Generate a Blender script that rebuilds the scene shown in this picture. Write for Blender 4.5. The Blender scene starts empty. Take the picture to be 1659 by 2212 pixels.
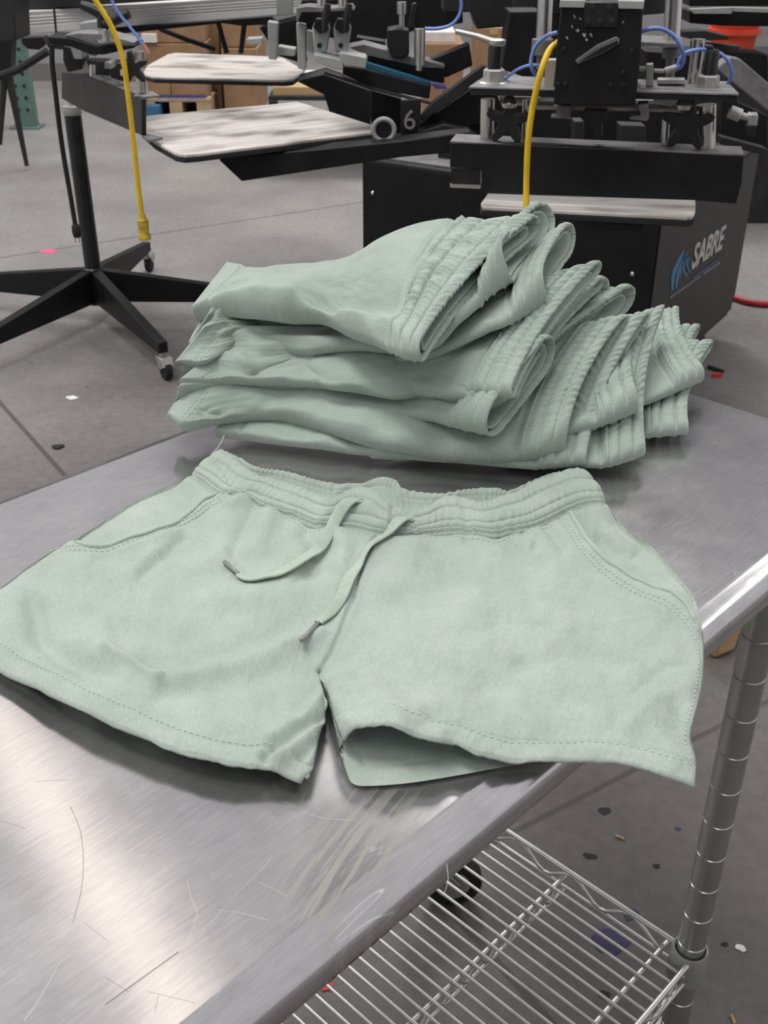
import bpy, bmesh, math, random
import numpy as np
from mathutils import Vector, Matrix

# ------------------------------------------------------------------ camera
SC = bpy.context.scene
COL = SC.collection
FPX, CX, CY = 2337.5, 829.5, 1106.0          # focal length in pixels of the 1659x2212 frame
PITCH, ROLL, YAW = math.radians(29.726), math.radians(.213), math.radians(43.95)
CAMH, TOP = 1.38, .90                         # camera height, table top height
cp, sp, cr, sr = math.cos(PITCH), math.sin(PITCH), math.cos(ROLL), math.sin(ROLL)
_Rz = np.array([[cr, -sr, 0], [sr, cr, 0], [0, 0, 1]])
CM = np.column_stack([_Rz @ [1, 0, 0], _Rz @ [0, -sp, cp], _Rz @ [0, -cp, -sp]])   # world -> camera (x right, y down, z forward)
CAM0 = np.array([0, 0, CAMH])
cam = bpy.data.cameras.new('camera')
camo = bpy.data.objects.new('camera', cam)
COL.objects.link(camo)
cam.sensor_fit = 'VERTICAL'
cam.sensor_height = 36.0
cam.lens = 36.0 * FPX / 2212
_r = np.column_stack([CM[0], -CM[1], -CM[2]])
camo.matrix_world = Matrix([list(_r[0]) + [0], list(_r[1]) + [0], list(_r[2]) + [CAMH], [0, 0, 0, 1]])
cam.dof.use_dof = True
cam.dof.focus_distance = .98
cam.dof.aperture_fstop = 21
cam.clip_start = .02
SC.camera = camo

# ------------------------------------------------------------------ world, lamps, exposure
SC.view_settings.view_transform = 'Standard'
SC.view_settings.look = 'None'
SC.view_settings.exposure = 0.13
SC.view_settings.gamma = 1.0
SC.view_settings.use_curve_mapping = False
WORLD = .95
w = bpy.data.worlds.new('hall_light')
SC.world = w
w.use_nodes = True
_t = w.node_tree
_tc = _t.nodes.new('ShaderNodeTexCoord')
_sx = _t.nodes.new('ShaderNodeSeparateXYZ')
_t.links.new(_tc.outputs['Generated'], _sx.inputs[0])
# pale ceiling overhead, darker hall towards the horizon, sides brightened, left most, to shape the reflections in the steel
_ab = _t.nodes.new('ShaderNodeMath'); _ab.operation = 'ABSOLUTE'
_t.links.new(_sx.outputs[0], _ab.inputs[0])
_m0 = _t.nodes.new('ShaderNodeMath'); _m0.operation = 'MULTIPLY'; _m0.inputs[1].default_value = .6
_t.links.new(_sx.outputs[2], _m0.inputs[0])
_m2 = _t.nodes.new('ShaderNodeMath'); _m2.operation = 'MULTIPLY_ADD'; _m2.inputs[1].default_value = 1.1
_t.links.new(_ab.outputs[0], _m2.inputs[0]); _t.links.new(_m0.outputs[0], _m2.inputs[2])
_m1 = _t.nodes.new('ShaderNodeMath'); _m1.operation = 'MULTIPLY_ADD'; _m1.inputs[1].default_value = -.35
_t.links.new(_sx.outputs[0], _m1.inputs[0]); _t.links.new(_m2.outputs[0], _m1.inputs[2])
_rp = _t.nodes.new('ShaderNodeValToRGB')
_rp.color_ramp.elements[0].position = .15; _rp.color_ramp.elements[0].color = (.12, .118, .12, 1)
_rp.color_ramp.elements[1].position = .85; _rp.color_ramp.elements[1].color = (.62, .615, .635, 1)
for _p, _c in ((.42, .11), (.60, .55)):
    _e = _rp.color_ramp.elements.new(_p); _e.color = (_c, _c * .99, _c * 1.03, 1)
_t.links.new(_m1.outputs[0], _rp.inputs[0])
_t.links.new(_rp.outputs[0], _t.nodes['Background'].inputs[0])
_t.nodes['Background'].inputs[1].default_value = WORLD


def strip_or_fill(x, y, z, yaw, length, width, power, col=(1, .985, .955)):
    l = bpy.data.lights.new('strip_or_fill', 'AREA')
    l.shape = 'RECTANGLE'
    l.size, l.size_y, l.energy, l.color = length, width, power, col
    o = bpy.data.objects.new('strip_or_fill', l)
    COL.objects.link(o)
    o.location = (x, y, z)
    o.rotation_euler = (0, 0, yaw)
    return o


LYAW = math.radians(-53.6)
strip_or_fill(-1.75, 4.77, 6, LYAW, 5.2, .34, 9.5, (1, .87, .74))          # the tube whose streak lies on the steel
strip_or_fill(-1.5, 1.2, 6, LYAW, 3., 1.1, 170)
strip_or_fill(-.6, -2.2, 6, LYAW, 3., 1.1, 48)  # unseen fill added behind the camera to lighten the pile's front
strip_or_fill(.1, 7.8, 6, LYAW, 3.0, 1.1, 190)
strip_or_fill(.9, 8.6, 6, LYAW, 3.2, 1.1, 90)
strip_or_fill(6.4, 5.0, 6, LYAW, 5., .5, 60)
strip_or_fill(-6.5, 4.6, 6, LYAW, 5., .5, 150)

# ------------------------------------------------------------------ projection helpers
V3 = lambda p: np.array(p, float)


def rays(px, py):
    px, py = np.asarray(px, float), np.asarray(py, float)
    d = np.stack([px - CX, py - CY, np.full(px.shape, FPX)], -1)
    return d @ CM


def at(px, py, z):
    """the point at height z seen at a pixel"""
    r = rays(px, py)
    s = (np.asarray(z, float) - CAMH) / r[..., 2]
    return r * s[..., None] + CAM0


def aty(px, py, y):
    r = rays(px, py)
    s = np.asarray(y, float) / r[..., 1]
    return r * s[..., None] + CAM0


def onp(px, py, P, n):
    r = rays(px, py)
    s = (np.dot(V3(P) - CAM0, n)) / (r @ V3(n))
    return r * np.asarray(s)[..., None] + CAM0


def proj(p):
    c = (np.asarray(p, float) - CAM0) @ CM.T
    return CX + FPX * c[..., 0] / c[..., 2], CY + FPX * c[..., 1] / c[..., 2]


# ------------------------------------------------------------------ materials
MATS = {}


def new_mat(name):
    m = bpy.data.materials.new(name)
    m.use_nodes = True
    MATS[name] = m
    return m, m.node_tree, m.node_tree.nodes['Principled BSDF']


def N(nt, kind, **kw):
    n = nt.nodes.new(kind)
    for k, v in kw.items():
        if k.startswith('i_'):
            k = k[2:]
            n.inputs[int(k) if k.isdigit() else k].default_value = v
        else:
            setattr(n, k, v)
    return n


def simple(name, col, rough=.5, metal=0., var=.15, scale=40., bump=0., spec=None, detail=4, rvar=.1):
    """plain paint, metal or plastic with a little procedural wear"""
    m, nt, b = new_mat(name)
    L = nt.links.new
    tc = N(nt, 'ShaderNodeTexCoord')
    nz = N(nt, 'ShaderNodeTexNoise', i_Scale=scale, i_Detail=detail)
    L(tc.outputs['Object'], nz.inputs['Vector'])
    cr_ = N(nt, 'ShaderNodeValToRGB')
    c = V3(col)
    cr_.color_ramp.elements[0].position = .3
    cr_.color_ramp.elements[1].position = .7
    cr_.color_ramp.elements[0].color = (*np.clip(c * (1 - var), 0, 1), 1)
    cr_.color_ramp.elements[1].color = (*np.clip(c * (1 + var), 0, 1), 1)
    L(nz.outputs['Fac'], cr_.inputs['Fac'])
    L(cr_.outputs['Color'], b.inputs['Base Color'])
    b.inputs['Metallic'].default_value = metal
    mr = N(nt, 'ShaderNodeMapRange', i_3=max(rough - rvar, .03), i_4=min(rough + rvar, 1))
    L(nz.outputs['Fac'], mr.inputs[0])
    L(mr.outputs[0], b.inputs['Roughness'])
    if spec is not None:
        b.inputs['Specular IOR Level'].default_value = spec
    if bump:
        bp = N(nt, 'ShaderNodeBump', i_Strength=1., i_Distance=bump)
        L(nz.outputs['Fac'], bp.inputs['Height'])
        L(bp.outputs[0], b.inputs['Normal'])
    return m


def fabric(name, c1, c2, twill=1.0):
    """heathered french terry: mottled colour, twill ribs and fuzz in the bump; uv is in metres"""
    m, nt, b = new_mat(name)
    L = nt.links.new
    tc = N(nt, 'ShaderNodeTexCoord')
    n1 = N(nt, 'ShaderNodeTexNoise', i_Scale=22., i_Detail=3., i_Roughness=.6)
    n2 = N(nt, 'ShaderNodeTexNoise', i_Scale=750., i_Detail=3., i_Roughness=.7)
    L(tc.outputs['Object'], n1.inputs['Vector'])
    mp = N(nt, 'ShaderNodeMapping')
    mp.inputs['Rotation'].default_value = (0, 0, .5)
    mp.inputs['Scale'].default_value = (1, .35, 1)
    L(tc.outputs['UV'], mp.inputs['Vector'])
    L(mp.outputs[0], n2.inputs['Vector'])
    ad = N(nt, 'ShaderNodeMath', operation='MULTIPLY_ADD', i_1=.55)
    L(n2.outputs['Fac'], ad.inputs[0])
    ml = N(nt, 'ShaderNodeMath', operation='MULTIPLY', i_1=.45)
    L(n1.outputs['Fac'], ml.inputs[0])
    L(ml.outputs[0], ad.inputs[2])
    r = N(nt, 'ShaderNodeValToRGB')
    r.color_ramp.elements[0].position = .34
    r.color_ramp.elements[1].position = .66
    r.color_ramp.elements[0].color = (*c1, 1)
    r.color_ramp.elements[1].color = (*c2, 1)
    L(ad.outputs[0], r.inputs['Fac'])
    L(r.outputs['Color'], b.inputs['Base Color'])
    b.inputs['Roughness'].default_value = .95
    b.inputs['Specular IOR Level'].default_value = .15
    b.inputs['Sheen Weight'].default_value = .18
    b.inputs['Sheen Roughness'].default_value = .5
    mw = N(nt, 'ShaderNodeMapping')
    mw.inputs['Rotation'].default_value = (0, 0, .42)
    L(tc.outputs['UV'], mw.inputs['Vector'])
    wv = N(nt, 'ShaderNodeTexWave', wave_type='BANDS', bands_direction='X', i_Scale=300., i_Distortion=2.2, i_Detail=3.)
    wv.inputs['Detail Scale'].default_value = 1.5
    L(mw.outputs[0], wv.inputs['Vector'])
    s = N(nt, 'ShaderNodeMath', operation='MULTIPLY_ADD', i_1=.8)
    L(wv.outputs['Fac'], s.inputs[0])
    L(n2.outputs['Fac'], s.inputs[2])
    bp = N(nt, 'ShaderNodeBump', i_Strength=.7 * twill, i_Distance=.00026)
    L(s.outputs[0], bp.inputs['Height'])
    L(bp.outputs[0], b.inputs['Normal'])
    return m


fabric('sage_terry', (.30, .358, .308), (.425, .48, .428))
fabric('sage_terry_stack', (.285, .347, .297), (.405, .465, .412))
fabric('sage_thread', (.38, .47, .39), (.50, .58, .50), .3)
fabric('sage_braid', (.30, .375, .30), (.43, .50, .42), .6)
simple('aglet_grey', (.20, .21, .20), .35, .1, .1, 200)
simple('slit_thread', (.10, .14, .11), .9, 0, .2, 300)
simple('black_paint', (.009, .0086, .009), .5, 0, .35, 14, spec=.28)
simple('black_gloss', (.012, .012, .013), .35, 0, .3, 20, spec=.45)
simple('charcoal_paint', (.022, .021, .0225), .55, 0, .3, 9, spec=.35)
simple('dusty_steel', (.16, .155, .16), .5, .25, .3, 25)
simple('brown_steel', (.022, .0185, .0185), .5, 0, .2, 8, spec=.35)
simple('dusty_top', (.19, .185, .19), .6, .1, .25, 30)
simple('chrome', (.62, .60, .57), .24, .95, .1, 15)
simple('zinc', (.50, .49, .46), .38, .8, .15, 40)
simple('aluminium', (.80, .79, .78), .5, .0, .06, 20)
simple('cast_grey', (.30, .31, .31), .55, .2, .15, 20)
simple('bracket_white', (.34, .345, .33), .5, .1, .1, 20)
simple('beige_bar', (.42, .37, .32), .5, 0, .1, 20)
simple('rubber', (.012, .012, .012), .8, 0, .2, 60)
simple('yellow_rubber', (.72, .46, .012), .45, 0, .12, 30)
simple('yellow_dirty', (.42, .29, .02), .55, 0, .3, 60)
simple('blue_tube', (.16, .26, .62), .3, 0, .1, 30)
simple('copper_tip', (.55, .26, .19), .4, .4, .15, 60)
simple('squeegee_blue', (.012, .105, .17), .45, 0, .15, 20)
simple('orange_part', (.66, .27, .02), .45, 0, .1, 20)
simple('cardboard', (.30, .175, .095), .85, 0, .12, 12)
simple('cardboard_light', (.46, .31, .15), .85, 0, .1, 12)
simple('paper_white', (.66, .62, .59), .8, 0, .08, 20)
simple('pallet_wood', (.42, .31, .185), .8, 0, .2, 12)
simple('blue_paint', (.03, .12, .22), .6, 0, .2, 15)
simple('purple_film', (.06, .06, .22), .4, 0, .2, 15)
simple('rack_green', (.10, .17, .15), .5, 0, .15, 18)
simple('hole_dark', (.01, .013, .012), .8)
simple('bucket_red', (.62, .06, .022), .45, 0, .12, 10)
simple('hose_red', (.42, .022, .03), .45, 0, .15, 30)
simple('litter_white', (.72, .70, .68), .8)
simple('litter_red', (.55, .04, .03), .7)
simple('litter_dark', (.02, .018, .018), .8)
simple('pink_paint', (.85, .10, .24), .6)
simple('purple_paint', (.045, .04, .085), .7, 0, .4, 30)
simple('tan_litter', (.42, .28, .12), .8)
simple('post_zinc', (.40, .405, .385), .30, .85, .08, 20, rvar=.05)
simple('shelf_zinc', (.60, .60, .58), .33, .7, .08, 30)
simple('collar_grey', (.27, .275, .265), .45, .3, .1, 30)
simple('letter_silver', (.50, .48, .45), .5, 0, .15, 30)
simple('letter_grey', (.22, .21, .22), .5, 0, .15, 30)
simple('logo_blue', (.035, .16, .29), .5, 0, .35, 18)
simple('logo_dark_blue', (.02, .035, .08), .5, 0, .3, 18)
simple('scratch_dark', (.16, .13, .12), .5, .3)
simple('scratch_light', (.62, .61, .6), .4, .7)
simple('wall_paint', (.30, .295, .31), .8, 0, .06, 2)
simple('wall_base', (.16, .145, .135), .8, 0, .15, 3)


def platen_mat():
    m, nt, b = new_mat('platen_face')
    L = nt.links.new
    tc = N(nt, 'ShaderNodeTexCoord')
    mp = N(nt, 'ShaderNodeMapping')
    mp.inputs['Scale'].default_value = (2.5, 110, 10)
    L(tc.outputs['UV'], mp.inputs['Vector'])
    n1 = N(nt, 'ShaderNodeTexNoise', i_Scale=1., i_Detail=4.)
    L(mp.outputs[0], n1.inputs['Vector'])
    m2 = N(nt, 'ShaderNodeMapping')
    m2.inputs['Scale'].default_value = (5, 11, 10)
    L(tc.outputs['UV'], m2.inputs['Vector'])
    n2 = N(nt, 'ShaderNodeTexNoise', i_Scale=1., i_Detail=3.)
    L(m2.outputs[0], n2.inputs['Vector'])
    r1 = N(nt, 'ShaderNodeValToRGB')
    r1.color_ramp.elements[0].color = (.40, .36, .33, 1)
    r1.color_ramp.elements[1].color = (.66, .615, .585, 1)
    r1.color_ramp.elements[0].position = .35
    r1.color_ramp.elements[1].position = .6
    L(n1.outputs['Fac'], r1.inputs['Fac'])
    r2 = N(nt, 'ShaderNodeValToRGB')
    r2.color_ramp.elements[0].color = (.42, .40, .38, 1)
    r2.color_ramp.elements[1].color = (1, 1, 1, 1)
    r2.color_ramp.elements[0].position = .33
    r2.color_ramp.elements[1].position = .5
    L(n2.outputs['Fac'], r2.inputs['Fac'])
    mx = N(nt, 'ShaderNodeMix', data_type='RGBA', blend_type='MULTIPLY')
    mx.inputs[0].default_value = 1
    L(r1.outputs['Color'], mx.inputs[6])
    L(r2.outputs['Color'], mx.inputs[7])
    L(mx.outputs[2], b.inputs['Base Color'])
    b.inputs['Roughness'].default_value = .5


platen_mat()


def line_mask(nt, sock, ax, ay, bx, by, half, soft):
    """1 on the infinite line through a and b on the ground, 0 away from it"""
    L = nt.links.new
    d = np.array([bx - ax, by - ay]); d /= np.linalg.norm(d)
    n = np.array([-d[1], d[0]])
    dt = N(nt, 'ShaderNodeVectorMath', operation='DOT_PRODUCT')
    dt.inputs[1].default_value = (n[0], n[1], 0)
    L(sock, dt.inputs[0])
    sb = N(nt, 'ShaderNodeMath', operation='SUBTRACT', i_1=float(n @ [ax, ay]))
    L(dt.outputs['Value'], sb.inputs[0])
    ab = N(nt, 'ShaderNodeMath', operation='ABSOLUTE')
    L(sb.outputs[0], ab.inputs[0])
    mr = N(nt, 'ShaderNodeMapRange', i_1=half, i_2=half + soft, i_3=1., i_4=0.)
    L(ab.outputs[0], mr.inputs[0])
    return mr.outputs[0]


def floor_mat():
    m, nt, b = new_mat('concrete')
    L = nt.links.new
    tc = N(nt, 'ShaderNodeTexCoord')
    P = tc.outputs['Object']
    n1 = N(nt, 'ShaderNodeTexNoise', i_Scale=1.3, i_Detail=5., i_Roughness=.6)
    n2 = N(nt, 'ShaderNodeTexNoise', i_Scale=40., i_Detail=6., i_Roughness=.7)
    n3 = N(nt, 'ShaderNodeTexNoise', i_Scale=9., i_Detail=3.)
    for n in (n1, n2, n3):
        L(P, n.inputs['Vector'])
    r1 = N(nt, 'ShaderNodeValToRGB')
    r1.color_ramp.elements[0].position = .36
    r1.color_ramp.elements[1].position = .64
    r1.color_ramp.elements[0].color = (.205, .193, .188, 1)
    r1.color_ramp.elements[1].color = (.275, .265, .252, 1)
    L(n1.outputs['Fac'], r1.inputs['Fac'])
    r2 = N(nt, 'ShaderNodeValToRGB')
    r2.color_ramp.elements[0].position = .3
    r2.color_ramp.elements[1].position = .62
    r2.color_ramp.elements[0].color = (.80, .79, .79, 1)
    r2.color_ramp.elements[1].color = (1.08, 1.07, 1.07, 1)
    L(n2.outputs['Fac'], r2.inputs['Fac'])
    mx = N(nt, 'ShaderNodeMix', data_type='RGBA', blend_type='MULTIPLY')
    mx.inputs[0].default_value = 1
    L(r1.outputs['Color'], mx.inputs[6])
    L(r2.outputs['Color'], mx.inputs[7])
    # darker area round the work table, its edge broken by noise
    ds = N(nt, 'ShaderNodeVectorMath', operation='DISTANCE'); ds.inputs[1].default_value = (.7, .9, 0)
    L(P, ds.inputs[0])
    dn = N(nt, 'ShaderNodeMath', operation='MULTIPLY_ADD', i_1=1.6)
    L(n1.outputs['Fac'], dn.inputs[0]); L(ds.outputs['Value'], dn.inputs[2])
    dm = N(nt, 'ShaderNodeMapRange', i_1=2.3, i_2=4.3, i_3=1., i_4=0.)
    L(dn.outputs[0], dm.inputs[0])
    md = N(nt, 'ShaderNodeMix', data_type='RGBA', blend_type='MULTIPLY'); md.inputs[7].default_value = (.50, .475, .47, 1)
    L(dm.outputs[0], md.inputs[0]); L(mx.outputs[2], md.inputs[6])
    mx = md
    # dirt specks
    vr = N(nt, 'ShaderNodeTexVoronoi', i_Scale=14.)
    L(P, vr.inputs['Vector'])
    sp_ = N(nt, 'ShaderNodeMapRange', i_1=.10, i_2=.17, i_3=1., i_4=0.)
    L(vr.outputs['Distance'], sp_.inputs[0])
    g = N(nt, 'ShaderNodeMath', operation='GREATER_THAN', i_1=.62)
    L(n3.outputs['Fac'], g.inputs[0])
    spk = N(nt, 'ShaderNodeMath', operation='MULTIPLY')
    L(sp_.outputs[0], spk.inputs[0])
    L(g.outputs[0], spk.inputs[1])
    acc = spk.outputs[0]
    scl = N(nt, 'ShaderNodeMath', operation='MULTIPLY', i_1=.55)
    L(acc, scl.inputs[0])
    acc = scl.outputs[0]
    js = []
    for (ax, ay), (bx, by), hw in (((0, 557), (860, 425), .004), ((0, 870), (104, 987), .005), ((1115, 1795), (1545, 1573), .0035)):
        a, c = at(ax, ay, 0), at(bx, by, 0)
        js.append(line_mask(nt, P, a[0], a[1], c[0], c[1], hw, .004))
    for j in js:
        mxx = N(nt, 'ShaderNodeMath', operation='MAXIMUM')
        L(acc, mxx.inputs[0])
        L(j, mxx.inputs[1])
        acc = mxx.outputs[0]
    m2 = N(nt, 'ShaderNodeMix', data_type='RGBA')
    m2.inputs[7].default_value = (.055, .048, .045, 1)
    f = N(nt, 'ShaderNodeMath', operation='MULTIPLY', i_1=.75)
    L(acc, f.inputs[0])
    L(f.outputs[0], m2.inputs[0])
    L(mx.outputs[2], m2.inputs[6])
    L(m2.outputs[2], b.inputs['Base Color'])
    b.inputs['Roughness'].default_value = .5
    b.inputs['Specular IOR Level'].default_value = .4
    bp = N(nt, 'ShaderNodeBump', i_Strength=.4, i_Distance=.0015)
    L(n2.outputs['Fac'], bp.inputs['Height'])
    L(bp.outputs[0], b.inputs['Normal'])


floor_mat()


def steel_mat():
    """brushed, scuffed stainless; object space x runs along the table, y across"""
    m, nt, b = new_mat('brushed_steel')
    L = nt.links.new
    tc = N(nt, 'ShaderNodeTexCoord')
    P = tc.outputs['Object']

    def noise(scale, rot, sc, detail=3., rough=.6):
        mp = N(nt, 'ShaderNodeMapping')
        mp.inputs['Rotation'].default_value = (0, 0, rot)
        mp.inputs['Scale'].default_value = sc
        L(P, mp.inputs['Vector'])
        n = N(nt, 'ShaderNodeTexNoise', i_Scale=scale, i_Detail=detail, i_Roughness=rough)
        L(mp.outputs[0], n.inputs['Vector'])
        return n.outputs['Fac']

    brush = noise(1., 0, (34, 800, 800), 5)
    scuff = noise(1., .35, (40, 420, 60), 5)
    scuff2 = noise(1., -.45, (40, 380, 60), 5)
    blotch = noise(9., .2, (1, 1, 1), 5, .65)
    bump0 = N(nt, 'ShaderNodeMath', operation='MULTIPLY_ADD', i_1=.6)
    L(brush, bump0.inputs[0]); L(scuff, bump0.inputs[2])
    bump1 = N(nt, 'ShaderNodeMath', operation='MULTIPLY_ADD', i_1=.6)
    L(scuff2, bump1.inputs[0]); L(bump0.outputs[0], bump1.inputs[2])
    # fine light scratches: thin contour lines of a stretched noise
    sc = noise(1., .8, (4, 46, 20), 2, .5)
    s0 = N(nt, 'ShaderNodeMath', operation='SUBTRACT', i_1=.5); L(sc, s0.inputs[0])
    s1 = N(nt, 'ShaderNodeMath', operation='ABSOLUTE'); L(s0.outputs[0], s1.inputs[0])
    s2 = N(nt, 'ShaderNodeMapRange', i_1=.0, i_2=.004, i_3=1., i_4=0.); L(s1.outputs[0], s2.inputs[0])
    pa = N(nt, 'ShaderNodeMapRange', i_1=.56, i_2=.66, i_3=0., i_4=1.)
    L(noise(14., 1.3, (1, 1, 1), 3), pa.inputs[0])
    scr = N(nt, 'ShaderNodeMath', operation='MULTIPLY'); L(s2.outputs[0], scr.inputs[0]); L(pa.outputs[0], scr.inputs[1])
    # chalky streaks dried near the edge
    YA = .5 * math.pi - YAW
    a = at(845, 1725, TOP); c = at(640, 1985, TOP)
    loc = lambda p: np.array([p[0] * math.cos(YA) + p[1] * math.sin(YA), -p[0] * math.sin(YA) + p[1] * math.cos(YA)])
    a, c = loc(a), loc(c)
    d = (c - a); ln = np.linalg.norm(d); d /= ln; n = np.array([-d[1], d[0]])
    def dot(v, off):
        q = N(nt, 'ShaderNodeVectorMath', operation='DOT_PRODUCT'); q.inputs[1].default_value = (v[0], v[1], 0)
        L(P, q.inputs[0])
        s = N(nt, 'ShaderNodeMath', operation='SUBTRACT', i_1=float(off)); L(q.outputs['Value'], s.inputs[0])
        return s.outputs[0]
    al = dot(d, d @ a); ac = dot(n, n @ a)
    # bend the streak a little
    sq = N(nt, 'ShaderNodeMath', operation='MULTIPLY'); L(al, sq.inputs[0]); L(al, sq.inputs[1])
    bend = N(nt, 'ShaderNodeMath', operation='MULTIPLY_ADD', i_1=-.55); L(sq.outputs[0], bend.inputs[0]); L(ac, bend.inputs[2])
    aw = N(nt, 'ShaderNodeMath', operation='ABSOLUTE'); L(bend.outputs[0], aw.inputs[0])
    mw = N(nt, 'ShaderNodeMapRange', i_1=.010, i_2=.040, i_3=1., i_4=0.); L(aw.outputs[0], mw.inputs[0])
    m1 = N(nt, 'ShaderNodeMapRange', i_1=-.02, i_2=.03, i_3=0., i_4=1.); L(al, m1.inputs[0])
    m2_ = N(nt, 'ShaderNodeMapRange', i_1=ln - .01, i_2=ln + .01, i_3=1., i_4=0.); L(al, m2_.inputs[0])
    cv = N(nt, 'ShaderNodeCombineXYZ'); 
    k1 = N(nt, 'ShaderNodeMath', operation='MULTIPLY', i_1=9.); L(al, k1.inputs[0])
    k2 = N(nt, 'ShaderNodeMath', operation='MULTIPLY', i_1=150.); L(bend.outputs[0], k2.inputs[0])
    L(k1.outputs[0], cv.inputs[0]); L(k2.outputs[0], cv.inputs[1])
    ns = N(nt, 'ShaderNodeTexNoise', i_Scale=1., i_Detail=5., i_Roughness=.65); L(cv.outputs[0], ns.inputs['Vector'])
    th = N(nt, 'ShaderNodeMapRange', i_1=.47, i_2=.54, i_3=0., i_4=.8); L(ns.outputs['Fac'], th.inputs[0])
    cur = th.outputs[0]
    for o_ in (mw.outputs[0], m1.outputs[0], m2_.outputs[0]):
        q = N(nt, 'ShaderNodeMath', operation='MULTIPLY'); L(cur, q.inputs[0]); L(o_, q.inputs[1]); cur = q.outputs[0]
    chalk = cur
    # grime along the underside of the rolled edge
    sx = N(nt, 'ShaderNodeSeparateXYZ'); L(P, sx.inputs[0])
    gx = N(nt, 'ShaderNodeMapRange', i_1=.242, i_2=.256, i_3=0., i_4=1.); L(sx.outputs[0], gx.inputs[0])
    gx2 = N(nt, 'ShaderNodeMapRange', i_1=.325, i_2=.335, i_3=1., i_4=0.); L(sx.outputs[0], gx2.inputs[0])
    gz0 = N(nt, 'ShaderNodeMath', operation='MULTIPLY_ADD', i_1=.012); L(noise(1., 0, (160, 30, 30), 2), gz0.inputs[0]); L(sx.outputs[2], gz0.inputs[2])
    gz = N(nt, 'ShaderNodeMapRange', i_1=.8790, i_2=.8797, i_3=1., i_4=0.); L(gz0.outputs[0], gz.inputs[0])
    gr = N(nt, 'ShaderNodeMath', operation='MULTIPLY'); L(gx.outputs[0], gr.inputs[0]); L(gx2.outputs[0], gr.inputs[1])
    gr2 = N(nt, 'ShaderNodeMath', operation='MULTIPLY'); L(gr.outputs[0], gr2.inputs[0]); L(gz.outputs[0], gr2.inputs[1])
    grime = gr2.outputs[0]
    base = N(nt, 'ShaderNodeValToRGB')
    base.color_ramp.elements[0].position = .3; base.color_ramp.elements[1].position = .7
    base.color_ramp.elements[0].color = (.47, .455, .465, 1); base.color_ramp.elements[1].color = (.68, .66, .66, 1)
    bm0 = N(nt, 'ShaderNodeMath', operation='MULTIPLY_ADD', i_1=.30); L(bump1.outputs[0], bm0.inputs[0])
    bm0.inputs[1].default_value = .38
    bm1 = N(nt, 'ShaderNodeMath', operation='MULTIPLY_ADD', i_1=.8, i_2=-.32); L(blotch, bm1.inputs[0]); L(bm1.outputs[0], bm0.inputs[2])
    L(bm0.outputs[0], base.inputs['Fac'])
    col = base.outputs['Color']
    for fac, c4 in ((scr.outputs[0], (.95, .94, .93, 1)),):
        mx = N(nt, 'ShaderNodeMix', data_type='RGBA'); mx.inputs[7].default_value = c4
        L(fac, mx.inputs[0]); L(col, mx.inputs[6]); col = mx.outputs[2]
    L(col, b.inputs['Base Color'])
    mm = N(nt, 'ShaderNodeMath', operation='MAXIMUM'); L(chalk, mm.inputs[0]); L(grime, mm.inputs[1])
    b.inputs['Metallic'].default_value = .92
    ro = N(nt, 'ShaderNodeMapRange', i_1=.3, i_2=.7, i_3=.13, i_4=.18); L(blotch, ro.inputs[0])
    L(ro.outputs[0], b.inputs['Roughness'])
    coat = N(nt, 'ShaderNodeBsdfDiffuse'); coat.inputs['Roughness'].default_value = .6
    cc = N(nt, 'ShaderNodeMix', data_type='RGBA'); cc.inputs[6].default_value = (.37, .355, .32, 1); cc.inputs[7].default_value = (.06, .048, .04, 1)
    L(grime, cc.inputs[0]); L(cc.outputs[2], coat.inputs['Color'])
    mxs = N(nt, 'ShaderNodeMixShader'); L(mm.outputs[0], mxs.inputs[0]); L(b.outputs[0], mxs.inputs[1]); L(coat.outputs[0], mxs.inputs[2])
    L(mxs.outputs[0], nt.nodes['Material Output'].inputs['Surface'])
    bp = N(nt, 'ShaderNodeBump', i_Strength=.5, i_Distance=.000035)
    L(bump1.outputs[0], bp.inputs['Height']); L(bp.outputs[0], b.inputs['Normal'])


steel_mat()

# ------------------------------------------------------------------ object helpers


def tag(o, label=None, cat=None, group=None, kind=None):
    if label: o['label'] = label
    if cat: o['category'] = cat
    if group: o['group'] = group
    if kind: o['kind'] = kind
    return o


def thing(name, loc, label, cat, group=None):
    o = bpy.data.objects.new(name, None)
    COL.objects.link(o)
    o.empty_display_size = .05
    o.location = [float(c) for c in loc]
    return tag(o, label, cat, group)


def wloc(o):
    v = np.zeros(3)
    while o is not None:
        v += np.array(o.location)
        o = o.parent
    return v


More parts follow.
